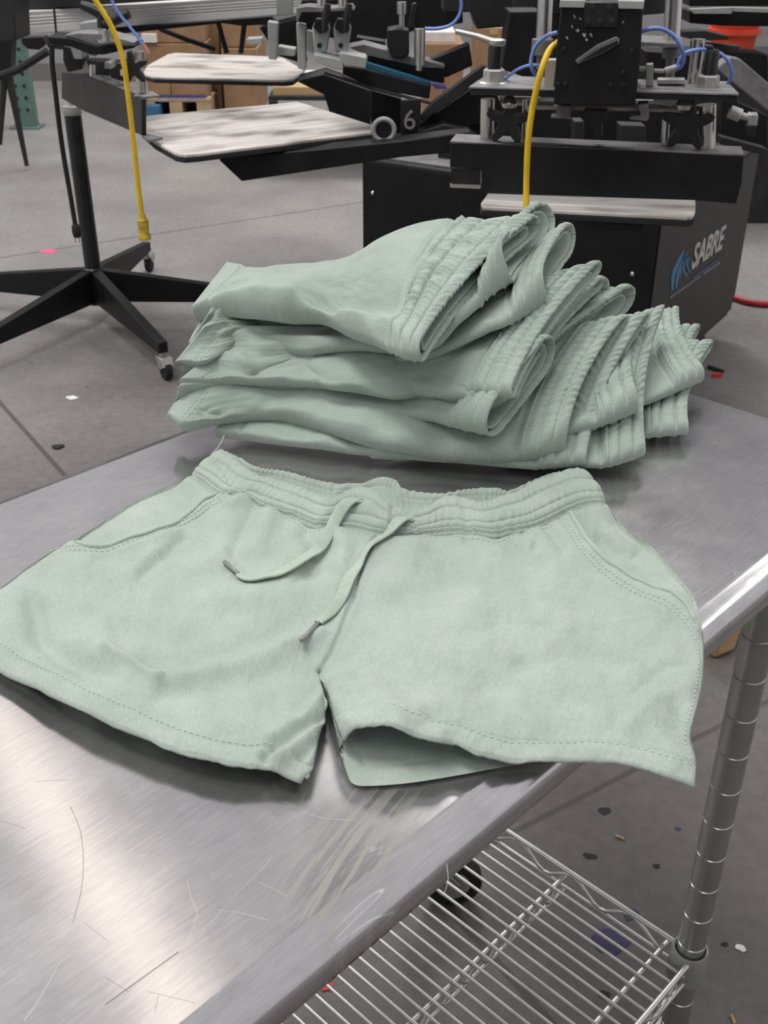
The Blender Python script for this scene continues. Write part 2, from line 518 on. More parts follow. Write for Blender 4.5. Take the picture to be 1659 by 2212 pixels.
class MB:
    """collects shapes in world space; build() links them as one mesh object"""

    def __init__(s):
        s.v, s.f = [], []

    def add(s, vs, fs):
        n = len(s.v)
        s.v += [tuple(float(c) for c in p) for p in vs]
        s.f += [tuple(i + n for i in f) for f in fs]
        return s

    def box(s, c, size, yaw=0., R=None):
        hx, hy, hz = [q / 2 for q in size]
        if R is None:
            ca, sa = math.cos(yaw), math.sin(yaw)
            R = np.array([[ca, -sa, 0], [sa, ca, 0], [0, 0, 1]])
        pts = [V3(c) + R @ V3((x, y, z)) for z in (-hz, hz) for x, y in ((-hx, -hy), (hx, -hy), (hx, hy), (-hx, hy))]
        return s.add(pts, [(3, 2, 1, 0), (4, 5, 6, 7), (0, 1, 5, 4), (1, 2, 6, 5), (2, 3, 7, 6), (3, 0, 4, 7)])

    def prism(s, pts, ext):
        """polygon pts (world) swept by the vector ext"""
        n = len(pts)
        p = [V3(q) for q in pts]
        q = [a + V3(ext) for a in p]
        nrm = sum((np.cross(p[i] - p[0], p[(i + 1) % n] - p[0]) for i in range(1, n)), np.zeros(3))
        if np.dot(nrm, ext) > 0:
            p, q = p[::-1], q[::-1]
        return s.add(p + q, [tuple(range(n)), tuple(range(2 * n - 1, n - 1, -1))] + [(i, i + n, (i + 1) % n + n, (i + 1) % n) for i in range(n)])

    def tube(s, pts, r, n=10, cap=True):
        P = np.array([V3(p) for p in pts])
        m = len(P)
        R = np.full(m, r) if np.isscalar(r) else np.array(r, float)
        T = np.gradient(P, axis=0)
        T /= np.linalg.norm(T, axis=1)[:, None] + 1e-12
        u = np.cross(T[0], (0, 0, 1.))
        if np.linalg.norm(u) < 1e-3: u = np.cross(T[0], (1., 0, 0))
        u /= np.linalg.norm(u)
        vs = []
        for i in range(m):
            u = u - T[i] * np.dot(u, T[i]); u /= np.linalg.norm(u)
            w_ = np.cross(T[i], u)
            vs += [P[i] + R[i] * (math.cos(2 * math.pi * k / n) * u + math.sin(2 * math.pi * k / n) * w_) for k in range(n)]
        fs = [(i * n + k, i * n + (k + 1) % n, (i + 1) * n + (k + 1) % n, (i + 1) * n + k) for i in range(m - 1) for k in range(n)]
        if cap: fs += [tuple(range(n - 1, -1, -1)), tuple(range((m - 1) * n, m * n))]
        return s.add(vs, fs)

    def cyl(s, a, b, r, n=20):
        return s.tube([a, b], r, n)

    def lathe(s, c, prof, n=28, axis=(0, 0, 1)):
        """profile (radius, height) turned about an axis through c"""
        ax = V3(axis) / np.linalg.norm(axis)
        u = np.cross(ax, (0, 1., 0))
        if np.linalg.norm(u) < 1e-3: u = np.cross(ax, (1., 0, 0))
        u /= np.linalg.norm(u); w_ = np.cross(ax, u)
        vs = [V3(c) + ax * h + r * (math.cos(2 * math.pi * k / n) * u + math.sin(2 * math.pi * k / n) * w_) for r, h in prof for k in range(n)]
        m = len(prof)
        fs = [(i * n + k, i * n + (k + 1) % n, (i + 1) * n + (k + 1) % n, (i + 1) * n + k) for i in range(m - 1) for k in range(n)]
        fs += [tuple(range(n - 1, -1, -1)), tuple(range((m - 1) * n, m * n))]
        return s.add(vs, fs)

    def build(s, name, mat, parent=None, bevel=0., smooth=40., label=None):
        me = bpy.data.meshes.new(name)
        o0 = wloc(parent) if parent is not None else np.zeros(3)
        me.from_pydata([tuple(V3(v) - o0) for v in s.v], [], s.f)
        me.update()
        o = bpy.data.objects.new(name, me)
        COL.objects.link(o)
        me.materials.append(MATS[mat])
        if parent is not None: o.parent = parent
        if bevel:
            b = o.modifiers.new('edge', 'BEVEL'); b.width = bevel; b.segments = 2; b.limit_method = 'ANGLE'; b.angle_limit = math.radians(50)
        me.polygons.foreach_set('use_smooth', [True] * len(me.polygons))
        me.set_sharp_from_angle(angle=math.radians(smooth))
        if label: o['label'] = label
        return o


def smooth_path(pts, n=8):
    """Catmull-Rom through the points (any dimension)"""
    P = np.array(pts, float)
    P = np.vstack([2 * P[0] - P[1], P, 2 * P[-1] - P[-2]])
    out = []
    for i in range(1, len(P) - 2):
        for k in range(n):
            t = k / n
            a, b, c, d = P[i - 1:i + 3]
            out.append(.5 * (2 * b + (c - a) * t + (2 * a - 5 * b + 4 * c - d) * t * t + (3 * b - a - 3 * c + d) * t ** 3))
    out.append(P[-2])
    return np.array(out)


def resample(P, s):
    """points of polyline P at normalised arc lengths s"""
    P = np.asarray(P, float)
    L = np.r_[0, np.cumsum(np.linalg.norm(np.diff(P, axis=0), axis=1))]
    L /= L[-1]
    return np.stack([np.interp(s, L, P[:, k]) for k in range(P.shape[1])], -1)


def poly_dist(X, Y, poly):
    """distance to a polyline and signed side (positive = to the right of its direction on screen)"""
    P = np.asarray(poly, float)
    best = np.full(X.shape, 1e9); side = np.ones(X.shape)
    for a, b in zip(P[:-1], P[1:]):
        d = b - a; l2 = d @ d + 1e-9
        t = np.clip(((X - a[0]) * d[0] + (Y - a[1]) * d[1]) / l2, 0, 1)
        dx, dy = X - a[0] - t * d[0], Y - a[1] - t * d[1]
        q = np.hypot(dx, dy)
        s = np.where(d[0] * dy - d[1] * dx > 0, 1., -1.)
        m = q < best
        best = np.where(m, q, best); side = np.where(m, s, side)
    return best, side


def ridges(X, Y, lst):
    h = np.zeros(X.shape)
    for poly, amp, wd in lst:
        d, _ = poly_dist(X, Y, poly)
        h += amp * np.exp(-(d / wd) ** 2)
    return h


def wob(X, Y, scale, seed, n=7):
    """soft vectorised noise of about unit amplitude"""
    r = np.random.RandomState(seed)
    h = np.zeros(np.shape(X))
    for i in range(n):
        a = r.uniform(0, 2 * math.pi); k = 2 * math.pi / scale * r.uniform(.6, 1.7); p = r.uniform(0, 6.28)
        h = h + np.sin(k * (X * math.cos(a) + Y * math.sin(a)) + p + 1.3 * np.sin(k * .7 * (X * math.sin(a) - Y * math.cos(a)) + 2 * p))
    return h / n * 1.6


def sst(x, a, b):
    t = np.clip((x - a) / (b - a), 0, 1)
    return t * t * (3 - 2 * t)


def grid_obj(name, P, mat, parent, uv=None, closed=False, flip=False, label=None):
    """quad grid (rows, cols, 3) -> mesh object; closed joins the last column to the first"""
    a, b = P.shape[:2]
    me = bpy.data.meshes.new(name)
    idx = np.arange(a * b).reshape(a, b)
    if closed: idx = np.c_[idx, idx[:, 0]]
    q = np.stack([idx[:-1, :-1], idx[:-1, 1:], idx[1:, 1:], idx[1:, :-1]], -1).reshape(-1, 4)
    if flip: q = q[:, ::-1]
    o0 = wloc(parent)
    me.from_pydata((P.reshape(-1, 3) - o0).tolist(), [], q.tolist())
    me.update()
    if uv is not None:
        l = me.uv_layers.new(name='uv')
        vi = np.empty(len(me.loops), int); me.loops.foreach_get('vertex_index', vi)
        l.data.foreach_set('uv', uv.reshape(-1, 2)[vi].astype(np.float32).ravel())
    me.polygons.foreach_set('use_smooth', [True] * len(me.polygons))
    o = bpy.data.objects.new(name, me); COL.objects.link(o)
    me.materials.append(MATS[mat]); o.parent = parent
    if label: o['label'] = label
    return o


def stitches(name, paths, mat, parent, length=.0033, gap=.0012, r=.00038, label=None):
    """rows of short thread stitches along world-space paths with normals [(P, N), ...]"""
    mb = MB()
    for P, Nn in paths:
        L = np.r_[0, np.cumsum(np.linalg.norm(np.diff(P, axis=0), axis=1))]
        k = int(L[-1] / (length + gap))
        for i in range(k):
            s0 = i * (length + gap); s1 = s0 + length
            g = lambda s: np.array([np.interp(s, L, P[:, c]) for c in range(3)])
            h = lambda s: np.array([np.interp(s, L, Nn[:, c]) for c in range(3)])
            a, b, n = g(s0), g(s1), h((s0 + s1) / 2)
            t = b - a; w_ = np.cross(t, n); nw = np.linalg.norm(w_)
            if nw < 1e-9: continue
            w_ = w_ / nw * r * 1.3; n = n / np.linalg.norm(n) * r
            m = (a + b) / 2
            mb.add([a - n * .6, b - n * .6, m + w_, m - w_, m + n * 1.6], [(0, 2, 4), (2, 1, 4), (1, 3, 4), (3, 0, 4)])
    return mb.build(name, mat, parent, smooth=180, label=label)

# ------------------------------------------------------------------ structure
def structure(name, mb, mat):
    o = mb.build(name, mat)
    o['kind'] = 'structure'
    return o


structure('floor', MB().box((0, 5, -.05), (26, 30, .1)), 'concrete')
structure('wall_back', MB().box((0, 14.1, 3), (26, .2, 6)), 'wall_paint')
WL = 9.75
structure('wall_left', MB().box((-5.3, WL + .1, 2.5), (6.4, .2, 5)), 'wall_paint')
structure('baseboard_left', MB().box((-5.3, WL - .012, .07), (6.4, .024, .14)), 'wall_base')

# ------------------------------------------------------------------ stainless work table
YA = .5 * math.pi - YAW
AX = np.array([math.sin(YAW), math.cos(YAW), 0]); BX = np.array([-math.cos(YAW), math.sin(YAW), 0])
A0, B0 = .25, .58
tloc = AX * A0 + BX * B0
table = thing('work_table', tloc, 'stainless steel work table with rolled edge, wire undershelf and casters', 'table')
table.rotation_euler = (0, 0, YA)


def tpart(mb, name, mat, parent=None, bevel=0., smooth=40., label=None):
    """mesh given in table axes (a along, b across, z up)"""
    o = mb.build(name, mat, None, bevel, smooth, label)
    o.parent = parent or table
    if parent is None: o.location = (-A0, -B0, 0)
    return o


BR, BL, AE, AN = .301, .845, 1.032, -.80          # right crease, left crease, far end, near end
prof = [(BR + .06, TOP - .036), (BR + .03, TOP - .0385), (BR + .010, TOP - .0400), (BR + .0, TOP - .0400)]
for k in range(15):                               # rolled edge on the right
    t = -math.pi / 2 + math.pi * k / 14
    prof.append((BR + .001 - .0195 * math.cos(t), TOP - .0205 + .0195 * math.sin(t)))
prof += [(BR + .002, TOP - .0003), (BR + .0032, TOP), (BR + .005, TOP), (BR + .009, TOP), (BR + .02, TOP)]
for k in range(1, 30): prof.append((BR + .02 + (BL - BR - .04) * k / 30, TOP))
lp = [(BR + BL - b_, z) for b_, z in prof[:24]]
prof = prof + lp[::-1]
na = 60
tv, tf = [], []
for i in range(na + 1):
    a = AN + (AE - AN) * i / na
    tv += [(a, b_, z) for b_, z in prof]
m_ = len(prof)
for i in range(na):
    tf += [(i * m_ + k, i * m_ + k + 1, (i + 1) * m_ + k + 1, (i + 1) * m_ + k) for k in range(m_ - 1)]
    tf.append((i * m_ + m_ - 1, i * m_, (i + 1) * m_, (i + 1) * m_ + m_ - 1))
tf += [tuple(range(m_ - 1, -1, -1)), tuple(range(na * m_, (na + 1) * m_))]
tpart(MB().add(tv, tf), 'tabletop', 'brushed_steel', smooth=35)
ZS = .25                                          # shelf height
PA, PB, PB2, PAN = .8935, .341, .775, -.66
PR = .0166
for pa in (PA, PAN):
    for pb in (PB, PB2):
        mb = MB()
        pr = [(PR, .105)]
        z = .13
        while z < TOP - .045:
            pr += [(PR, z - .0015), (PR - .0012, z - .0006), (PR - .0012, z + .0006), (PR, z + .0015)]
            z += .0508
        pr.append((PR, TOP - .038))
        mb.lathe((pa, pb, 0), pr, 28)
        po = tpart(mb, 'post', 'post_zinc', smooth=30)
        c = MB()
        c.lathe((pa, pb, 0), [(PR - .001, .094), (.011, .104), (.011, .118)], 16)
        c.box((pa, pb, .096), (.05, .05, .008))
        sw_ = np.array([.707, -.707, 0]) if pb == PB2 else np.array([.94, .34, 0])      # way the swivel trails
        ax_ = np.array([-sw_[1], sw_[0], 0])
        wc_ = V3((pa, pb, .047)) + sw_ * .046
        for s_ in (-1, 1):
            c.prism([V3((pa, pb, 0)) + ax_ * s_ * .0185 + sw_ * a_ + V3((0, 0, z_)) for a_, z_ in ((-.018, .095), (.024, .095), (.058, .055), (.052, .036), (.036, .036))], ax_ * s_ * .003)
        co = tpart(c, 'caster', 'zinc', bevel=.001)
        wq = MB().lathe(wc_, [(.03, -.014), (.0435, -.013), (.0465, -.008), (.0465, .008), (.0435, .013), (.03, .014)], 32, axis=ax_)
        wo = wq.build('wheel', 'rubber'); wo.parent = co
        hb = MB().lathe(wc_, [(.012, -.0165), (.026, -.016), (.028, -.013), (.028, .013), (.026, .016), (.012, .0165)], 24, axis=ax_)
        ho = hb.build('wheel_hub', 'cast_grey'); ho.parent = co
# undershelf
sh = MB()
wz = ZS + .004
n_w = int((PA - PAN - .02) / .0180)
for i in range(1, n_w):
    a = PA - .012 - .0180 * i
    sh.tube([(a, PB - .012, wz), (a, PB2 + .012, wz)], .00225, 8)
shelf = tpart(sh, 'wire_shelf', 'shelf_zinc', smooth=60)
for b_ in (PB + .032, PB + .185, PB2 - .032):
    rod = MB()
    rod.tube([(PAN, b_, wz - .0055), (PA + .004, b_, wz - .0055)], .0036, 10)
    if .4 < b_ < .7:
        rod.tube([(PAN, b_, wz - .032), (PA + .004, b_, wz - .032)], .003, 10)
        zz = []
        k = 0
        for a in np.arange(PAN + .01, PA - .01, .021):
            zz.append((a, b_, wz - (.008 if k % 2 else .030))); k += 1
        rod.tube(smooth_path(zz, 3), .0024, 8)
    o = rod.build('support_rod', 'shelf_zinc', smooth=60); o.parent = shelf


def truss(p, q):
    t = MB()
    p, q = V3(p), V3(q)
    for dz in (.008, -.024): t.tube([p + (0, 0, dz), q + (0, 0, dz)], .0036 if dz > 0 else .003, 10)
    ln = np.linalg.norm(q - p); n = max(int(ln / .042), 2)
    t.tube(smooth_path([p + (q - p) * (i + .5) / n + V3((0, 0, .005 if i % 2 else -.021)) for i in range(n)], 4), .0026, 8)
    o = t.build('edge_truss', 'shelf_zinc', smooth=60); o.parent = shelf


truss((PA + .0, PB + .017, wz), (PA, PB2 - .017, wz))
truss((PAN + .0, PB + .017, wz), (PAN, PB2 - .017, wz))
truss((PAN + .02, PB - .008, wz), (PA - .020, PB - .008, wz))
truss((PAN + .02, PB2 + .008, wz), (PA - .020, PB2 + .008, wz))
for pa in (PA, PAN):
    for pb in (PB, PB2):
        c = MB().lathe((pa, pb, wz), [(PR + .001, -.030), (.0245, -.030), (.0235, -.02), (.0220, .014), (.0205, .016), (PR + .0022, .0155), (PR + .001, .006)], 32)
        o = c.build('shelf_collar', 'collar_grey', smooth=40); o.parent = shelf

# long scratches in the steel
for pts, dark, r_ in (([(152, 1742), (172, 1790), (180, 1850), (176, 1920), (158, 1992)], 1, .00028), ([(228, 2170), (300, 2118), (386, 2056)], 1, .00045), ([(75, 1688), (150, 1684)], 1, .0002), ([(0, 1772), (55, 1790)], 1, .0002),
                      ([(320, 2142), (420, 2166)], 1, .0002), ([(335, 2186), (342, 2150)], 1, .0002), ([(180, 1992), (235, 2034)], 1, .0002), ([(225, 2110), (278, 2142)], 1, .0002),
                      ([(404, 1900), (412, 1935), (424, 1965), (424, 1980), (404, 2040), (398, 2062)], 0, .00028), ([(470, 1965), (520, 1972), (580, 1988)], 0, .0002), ([(590, 1850), (480, 1965), (425, 2030)], 0, .0002), ([(128, 2080), (90, 2150), (52, 2205)], 0, .0003),
                      ([(205, 1670), (222, 1666), (242, 1660)], 0, .00045), ([(560, 1905), (600, 1925), (620, 1935)], 0, .0002), ([(612, 1730), (690, 1765), (770, 1772)], 0, .0002), ([(965, 1866), (968, 1900), (960, 1930)], 0, .0002)):
    P_ = [at(x, y, TOP) for x, y in pts]
    L_ = smooth_path([(p @ AX, p @ BX, TOP - .00008) for p in P_], 6) if len(P_) > 2 else np.array([(p @ AX, p @ BX, TOP - .00008) for p in P_])
    tpart(MB().tube(L_, r_ * (.75 if dark else .5), 6), 'scratch', 'scratch_dark' if dark else 'scratch_light')

# ------------------------------------------------------------------ the pair of shorts lying flat
flat = thing('shorts', at(780, 1330, TOP), 'sage green drawstring shorts spread flat on the steel table', 'shorts')
SEAM = [(414, 1026), (436, 1042), (461, 1062), (480, 1071), (523, 1073), (545, 1084), (563, 1096), (603, 1109), (635, 1117), (675, 1134), (715, 1137), (762, 1142), (809, 1153), (841, 1158), (870, 1157), (906, 1154), (942, 1152), (979, 1149), (1027, 1150), (1067, 1155), (1107, 1148), (1154, 1139), (1194, 1123), (1230, 1104), (1269, 1090), (1309, 1087)]
FTOP = [(476, 971), (500, 985), (519, 1003), (555, 1027), (588, 1033), (631, 1046), (668, 1062), (700, 1076), (722, 1077), (747, 1062), (772, 1051), (798, 1055), (816, 1063), (830, 1078), (856, 1096), (874, 1103), (892, 1107), (924, 1097), (948, 1078), (975, 1073), (999, 1075), (1031, 1084), (1071, 1078), (1115, 1063), (1154, 1040), (1202, 1022), (1242, 1014), (1265, 1016)]
BTOP = [(478, 972), (520, 992), (556, 1011), (617, 1020), (653, 1030), (689, 1040), (725, 1046), (762, 1046), (783, 1046), (812, 1035), (834, 1033), (856, 1040), (870, 1057), (906, 1065), (942, 1068), (965, 1067), (1007, 1059), (1071, 1056), (1100, 1062), (1150, 1040), (1200, 1022), (1262, 1017)]
SIDE_L = [(414, 1026), (362, 1051), (301, 1078), (241, 1115), (196, 1145), (160, 1167), (130, 1181), (99, 1199), (60, 1225), (30, 1249), (0, 1271), (-28, 1296), (-52, 1330), (-64, 1366), (-62, 1402)]
HEM_L = [(-62, 1402), (-30, 1428), (0, 1446), (51, 1474), (127, 1515), (203, 1553), (295, 1590), (380, 1624), (464, 1647), (527, 1657), (561, 1658), (591, 1660), (624, 1674), (652, 1687)]
HEM_LB = [(-55, 1395), (0, 1428), (60, 1455), (203, 1522), (380, 1592), (527, 1630), (600, 1650), (652, 1684)]
INS_L = [(689, 1450), (700, 1498), (704, 1545), (688, 1600), (681, 1636), (671, 1672), (652, 1687)]
CENT = [(815, 1153), (802, 1180), (780, 1225), (762, 1294), (736, 1359), (712, 1408), (690, 1451)]
INS_R = [(690, 1451), (699, 1485), (710, 1515), (721, 1552), (732, 1588), (741, 1602)]
HEM_R = [(741, 1602), (756, 1585), (779, 1573), (808, 1568), (837, 1570), (870, 1583), (924, 1597), (976, 1605), (1005, 1617), (1039, 1631), (1080, 1640), (1149, 1647), (1224, 1646), (1294, 1646), (1380, 1659), (1438, 1677), (1502, 1698)]
HEM_RB = [(736, 1606), (737, 1643), (744, 1672), (759, 1697), (802, 1700), (889, 1692), (1005, 1672), (1100, 1654), (1149, 1646), (1224, 1645), (1294, 1645), (1380, 1656), (1438, 1673), (1500, 1694)]
SIDE_R = [(1309, 1087), (1329, 1113), (1357, 1146), (1397, 1172), (1432, 1206), (1472, 1254), (1496, 1286), (1512, 1330), (1519, 1377), (1521, 1420), (1519, 1464), (1510, 1512), (1494, 1572), (1493, 1602), (1503, 1643), (1502, 1698)]
iC = 12                                            # SEAM vertex where the centre seam starts


def tfi(top, bot, left, right, nr, nc):
    """Coons patch in the picture plane: rows run top->bot, columns left->right"""
    s, t = np.linspace(0, 1, nc), np.linspace(0, 1, nr)
    T_, B_ = resample(smooth_path(top), s), resample(smooth_path(bot), s)
    L_, R_ = resample(smooth_path(left), t), resample(smooth_path(right), t)
    S, T = s[None, :, None], t[:, None, None]
    G = (1 - T) * T_[None] + T * B_[None] + (1 - S) * L_[:, None] + S * R_[:, None]
    G -= (1 - S) * (1 - T) * T_[0] + S * (1 - T) * T_[-1] + (1 - S) * T * B_[0] + S * T * B_[-1]
    return G


def idw(X, Y, pts, p=3.):
    num = np.zeros(X.shape); den = np.zeros(X.shape)
    for x, y, h in pts:
        q = 1 / ((X - x) ** 2 + (Y - y) ** 2 + 900) ** (p / 2)
        num += q * h; den += q
    return num / den


# pocket mouths (screen curves) with the side panel lying lower beyond them
POCK_R = [(1232, 1103), (1247, 1131), (1275, 1170), (1310, 1206), (1358, 1240), (1410, 1264), (1450, 1283), (1485, 1312), (1506, 1345)]
POCK_RS = [(1208, 1118), (1228, 1152), (1262, 1196), (1300, 1232), (1345, 1266), (1400, 1295), (1440, 1314), (1480, 1350), (1507, 1388)]
POCK_L = [(472, 1066), (440, 1080), (405, 1108), (360, 1136), (300, 1157), (240, 1174), (195, 1180), (162, 1170)]
POCK_LS = [(510, 1080), (465, 1090), (420, 1120), (352, 1150), (290, 1172), (230, 1190), (180, 1194), (130, 1191), (99, 1203)]
HB = [(520, 1090, .012), (700, 1140, .012), (830, 1165, .012), (1000, 1165, .012), (1240, 1110, .012), (1300, 1095, .010), (430, 1045, .010),
      (300, 1200, .011), (150, 1300, .012), (60, 1400, .013), (-40, 1390, .012), (120, 1505, .014), (300, 1585, .015), (460, 1640, .014), (560, 1655, .013), (650, 1680, .010),
      (400, 1350, .012), (600, 1300, .012), (560, 1500, .014), (690, 1450, .010), (690, 1560, .012), (640, 1600, .018),
      (900, 1300, .012), (1150, 1300, .012), (1350, 1350, .010), (1480, 1400, .008), (1100, 1500, .011), (1350, 1550, .009), (1490, 1600, .007), (1495, 1690, .003),
      (735, 1590, .016), (760, 1560, .027), (810, 1560, .032), (850, 1560, .031), (930, 1585, .024), (1005, 1612, .017), (1080, 1635, .012), (1150, 1645, .009), (1260, 1640, .008), (1400, 1660, .006), (760, 1480, .015), (860, 1490, .017)]
RID = [([(395, 1160), (345, 1205), (305, 1240)], -.0018, 10), ([(380, 1150), (330, 1195), (285, 1232)], .0012, 16),
       ([(70, 1300), (85, 1365), (130, 1415), (230, 1450)], -.0050, 26), ([(230, 1400), (290, 1430), (345, 1468)], .0032, 12),
       ([(345, 1470), (480, 1440), (600, 1405), (690, 1370)], .0036, 20), ([(420, 1425), (560, 1385), (660, 1330)], -.0022, 22), ([(345, 1500), (470, 1490), (600, 1450)], -.0024, 22),
       ([(430, 1300), (560, 1290), (650, 1275)], .0022, 24), ([(250, 1360), (380, 1380), (480, 1360)], -.0018, 24),
       ([(545, 1105), (520, 1150), (505, 1190)], -.0025, 14), ([(585, 1110), (570, 1150), (550, 1190)], .0042, 26), ([(660, 1150), (690, 1190), (670, 1230)], -.0038, 20), ([(480, 1075), (500, 1090), (530, 1080)], .004, 14),
       ([(720, 1150), (745, 1180), (735, 1230)], .0035, 18), ([(660, 1225), (640, 1255)], -.002, 14),
       ([(572, 1640), (602, 1608), (650, 1572), (690, 1552)], -.0032, 10), ([(605, 1640), (640, 1605), (680, 1582)], .0030, 16), ([(585, 1590), (640, 1555), (690, 1515)], .0026, 16), ([(640, 1540), (685, 1485)], -.0018, 14), ([(650, 1630), (672, 1606)], -.0020, 12),
       ([(930, 1190), (990, 1215), (1060, 1240)], -.0030, 22), ([(910, 1230), (1000, 1255)], -.002, 18), ([(1010, 1160), (1080, 1165), (1120, 1185)], -.0026, 12), ([(1130, 1150), (1160, 1165), (1155, 1185)], -.0022, 9), ([(1180, 1140), (1215, 1180)], -.003, 12),
       ([(960, 1380), (1080, 1345), (1180, 1360)], -.0018, 22), ([(1120, 1440), (1250, 1410), (1330, 1430)], -.0016, 22), ([(1180, 1320), (1230, 1350)], .0012, 18),
       ([(720, 1480), (800, 1500), (900, 1540)], .0030, 24), ([(760, 1440), (860, 1450)], -.0014, 24), ([(1380, 1490), (1440, 1440), (1490, 1430)], -.0016, 14), ([(1350, 1570), (1420, 1510), (1490, 1480)], .0014, 18), ([(1000, 1540), (1150, 1560), (1300, 1540)], .0014, 30),
       ([(1300, 1150), (1330, 1175), (1390, 1195)], -.0035, 15), ([(1285, 1130), (1325, 1150), (1360, 1170)], .0016, 14)]
HEMW = 42


def sheet(G, side_edges, hem):
    """smooth height, detail height of the upper layer at picture points G"""
    X, Y = G[..., 0], G[..., 1]
    hs = idw(X, Y, HB)
    hd = 1.5 * ridges(X, Y, RID)
    hd += .0026 * wob(X, Y, 230, 3) + .0008 * wob(X, Y, 90, 8) + .00022 * wob(X, Y, 28, 12)
    dse, _ = poly_dist(X, Y, SEAM)
    seamf = sst(dse, 4, 45)
    for c, sgn, amp in ((POCK_R, -1, .0075), (POCK_L, 1, .0060)):
        d, s = poly_dist(X, Y, c)
        q = d * s * sgn                            # positive on the side panel
        near = (sst(d, 200, 60) if c is POCK_R else sst(d, 150, 50)) * seamf
        hd -= amp * sst(q, -2.5, 2.5) * near
        hd += .0020 * np.exp(-((q + 14) / 11) ** 2) * (q < 2) * near
    for c in (POCK_RS, POCK_LS):
        d, _ = poly_dist(X, Y, c)
        hd -= .0008 * np.exp(-((d - 3) / 2.2) ** 2)
    d, _ = poly_dist(X, Y, CENT)
    hd -= .0026 * np.exp(-(d / 4.) ** 2) - .0007 * np.exp(-((d - 10) / 7) ** 2)
    d, _ = poly_dist(X, Y, hem)
    hd += .0016 * sst(d, HEMW + 3, HEMW - 5) - .0012 * np.exp(-((d - HEMW) / 3.) ** 2) + .0006 * np.exp(-((d - HEMW * .5) / 12) ** 2)
    hd -= .0026 * np.clip(1 - d / 7., 0, 1) ** 2
    d, _ = poly_dist(X, Y, SEAM)
    hd -= .0022 * np.exp(-(d / 5) ** 2)
    f = np.ones(X.shape)
    for e in side_edges:
        d, _ = poly_dist(X, Y, e)
        x = np.clip(d / 26, 0, 1)
        k = .62 if e is INS_R else .5 if e is INS_L else .35
        f *= k + (1 - k) * np.sqrt(1 - (1 - x) ** 2)
    return hs, hd, f


def place(G, hs, hd, f):
    P = at(G[..., 0], G[..., 1], TOP + hs * f + .0025)
    P[..., 2] += hd * np.minimum(f * 1.3, 1)
    return P


def mat_uv(P):
    return np.stack([P[..., 0], P[..., 1]], -1)


GL = tfi(SEAM[:iC + 1], HEM_L, SIDE_L, CENT + INS_L[1:], 230, 240)
GR = tfi(SEAM[iC:], HEM_R, CENT + INS_R[1:], SIDE_R, 230, 240)
topL = place(GL, *sheet(GL, [SIDE_L, INS_L], HEM_L))
topR = place(GR, *sheet(GR, [SIDE_R, INS_R], HEM_R))
fp = grid_obj('front_panel', np.zeros((2, 2, 3)), 'sage_terry', flat)
bpy.data.objects.remove(fp)


def join_grids(name, grids, mat, parent, thick=.0018, weld=.0006, label=None):
    bmn = bmesh.new()
    uvl = bmn.loops.layers.uv.new('uv')
    o0 = wloc(parent)
    for P in grids:
        a, b = P.shape[:2]
        vs = [bmn.verts.new(p - o0) for p in P.reshape(-1, 3)]
        for i in range(a - 1):
            for j in range(b - 1):
                q = (i * b + j, (i + 1) * b + j, (i + 1) * b + j + 1, i * b + j + 1)
                fc = bmn.faces.new([vs[k] for k in q])
                fc.smooth = True
                for lp_, k in zip(fc.loops, q):
                    p = P.reshape(-1, 3)[k]
                    lp_[uvl].uv = (p[0], p[1])
    bmesh.ops.remove_doubles(bmn, verts=bmn.verts, dist=weld)
    me = bpy.data.meshes.new(name); bmn.to_mesh(me); bmn.free()
    o = bpy.data.objects.new(name, me); COL.objects.link(o)
    me.materials.append(MATS[mat]); o.parent = parent
    if thick:
        s = o.modifiers.new('cloth', 'SOLIDIFY'); s.thickness = thick; s.offset = -1
    if label: o['label'] = label
    return o


join_grids('front_panel', [topL, topR], 'sage_terry', flat)
# lower layer, resting on the steel
BL_G = tfi(SEAM[:iC + 1], HEM_LB, SIDE_L, CENT + INS_L[1:], 60, 60)
BR_G = tfi(SEAM[iC:], HEM_RB, CENT + INS_R[1:], SIDE_R, 110, 110)


def low(G, edges):
    X, Y = G[..., 0], G[..., 1]
    f = np.full(X.shape, .0018) + .0004 * wob(X, Y, 90, 5)
    d, _ = poly_dist(X, Y, HEM_RB)
    f += .0012 * sst(d, 44, 38) - .0010 * np.exp(-((d - 42) / 3) ** 2)
    hs = idw(X, Y, HB)
    for e, k, wd in edges:
        d, _ = poly_dist(X, Y, e)
        q = np.clip(1 - d / wd, 0, 1) ** 2
        f = f * (1 - q) + (hs * k + .0021) * q
    return at(X, Y, TOP + f)


lowL, lowR = low(BL_G, [(SIDE_L, .35, 14), (INS_L, .5, 18)]), low(BR_G, [(SIDE_R, .35, 14), (INS_R, .62, 24)])
join_grids('back_panel', [lowL, lowR], 'sage_terry', flat, thick=0)

# waistband: front half with stitched channels, back half behind it
nr, nc = 64, 560
s_ = np.linspace(0, 1, nc); t_ = np.linspace(0, 1, nr)
bs, ft = resample(smooth_path(SEAM), s_), resample(smooth_path(FTOP), s_)
GW = bs[None] * (1 - t_[:, None, None]) + ft[None] * t_[:, None, None]
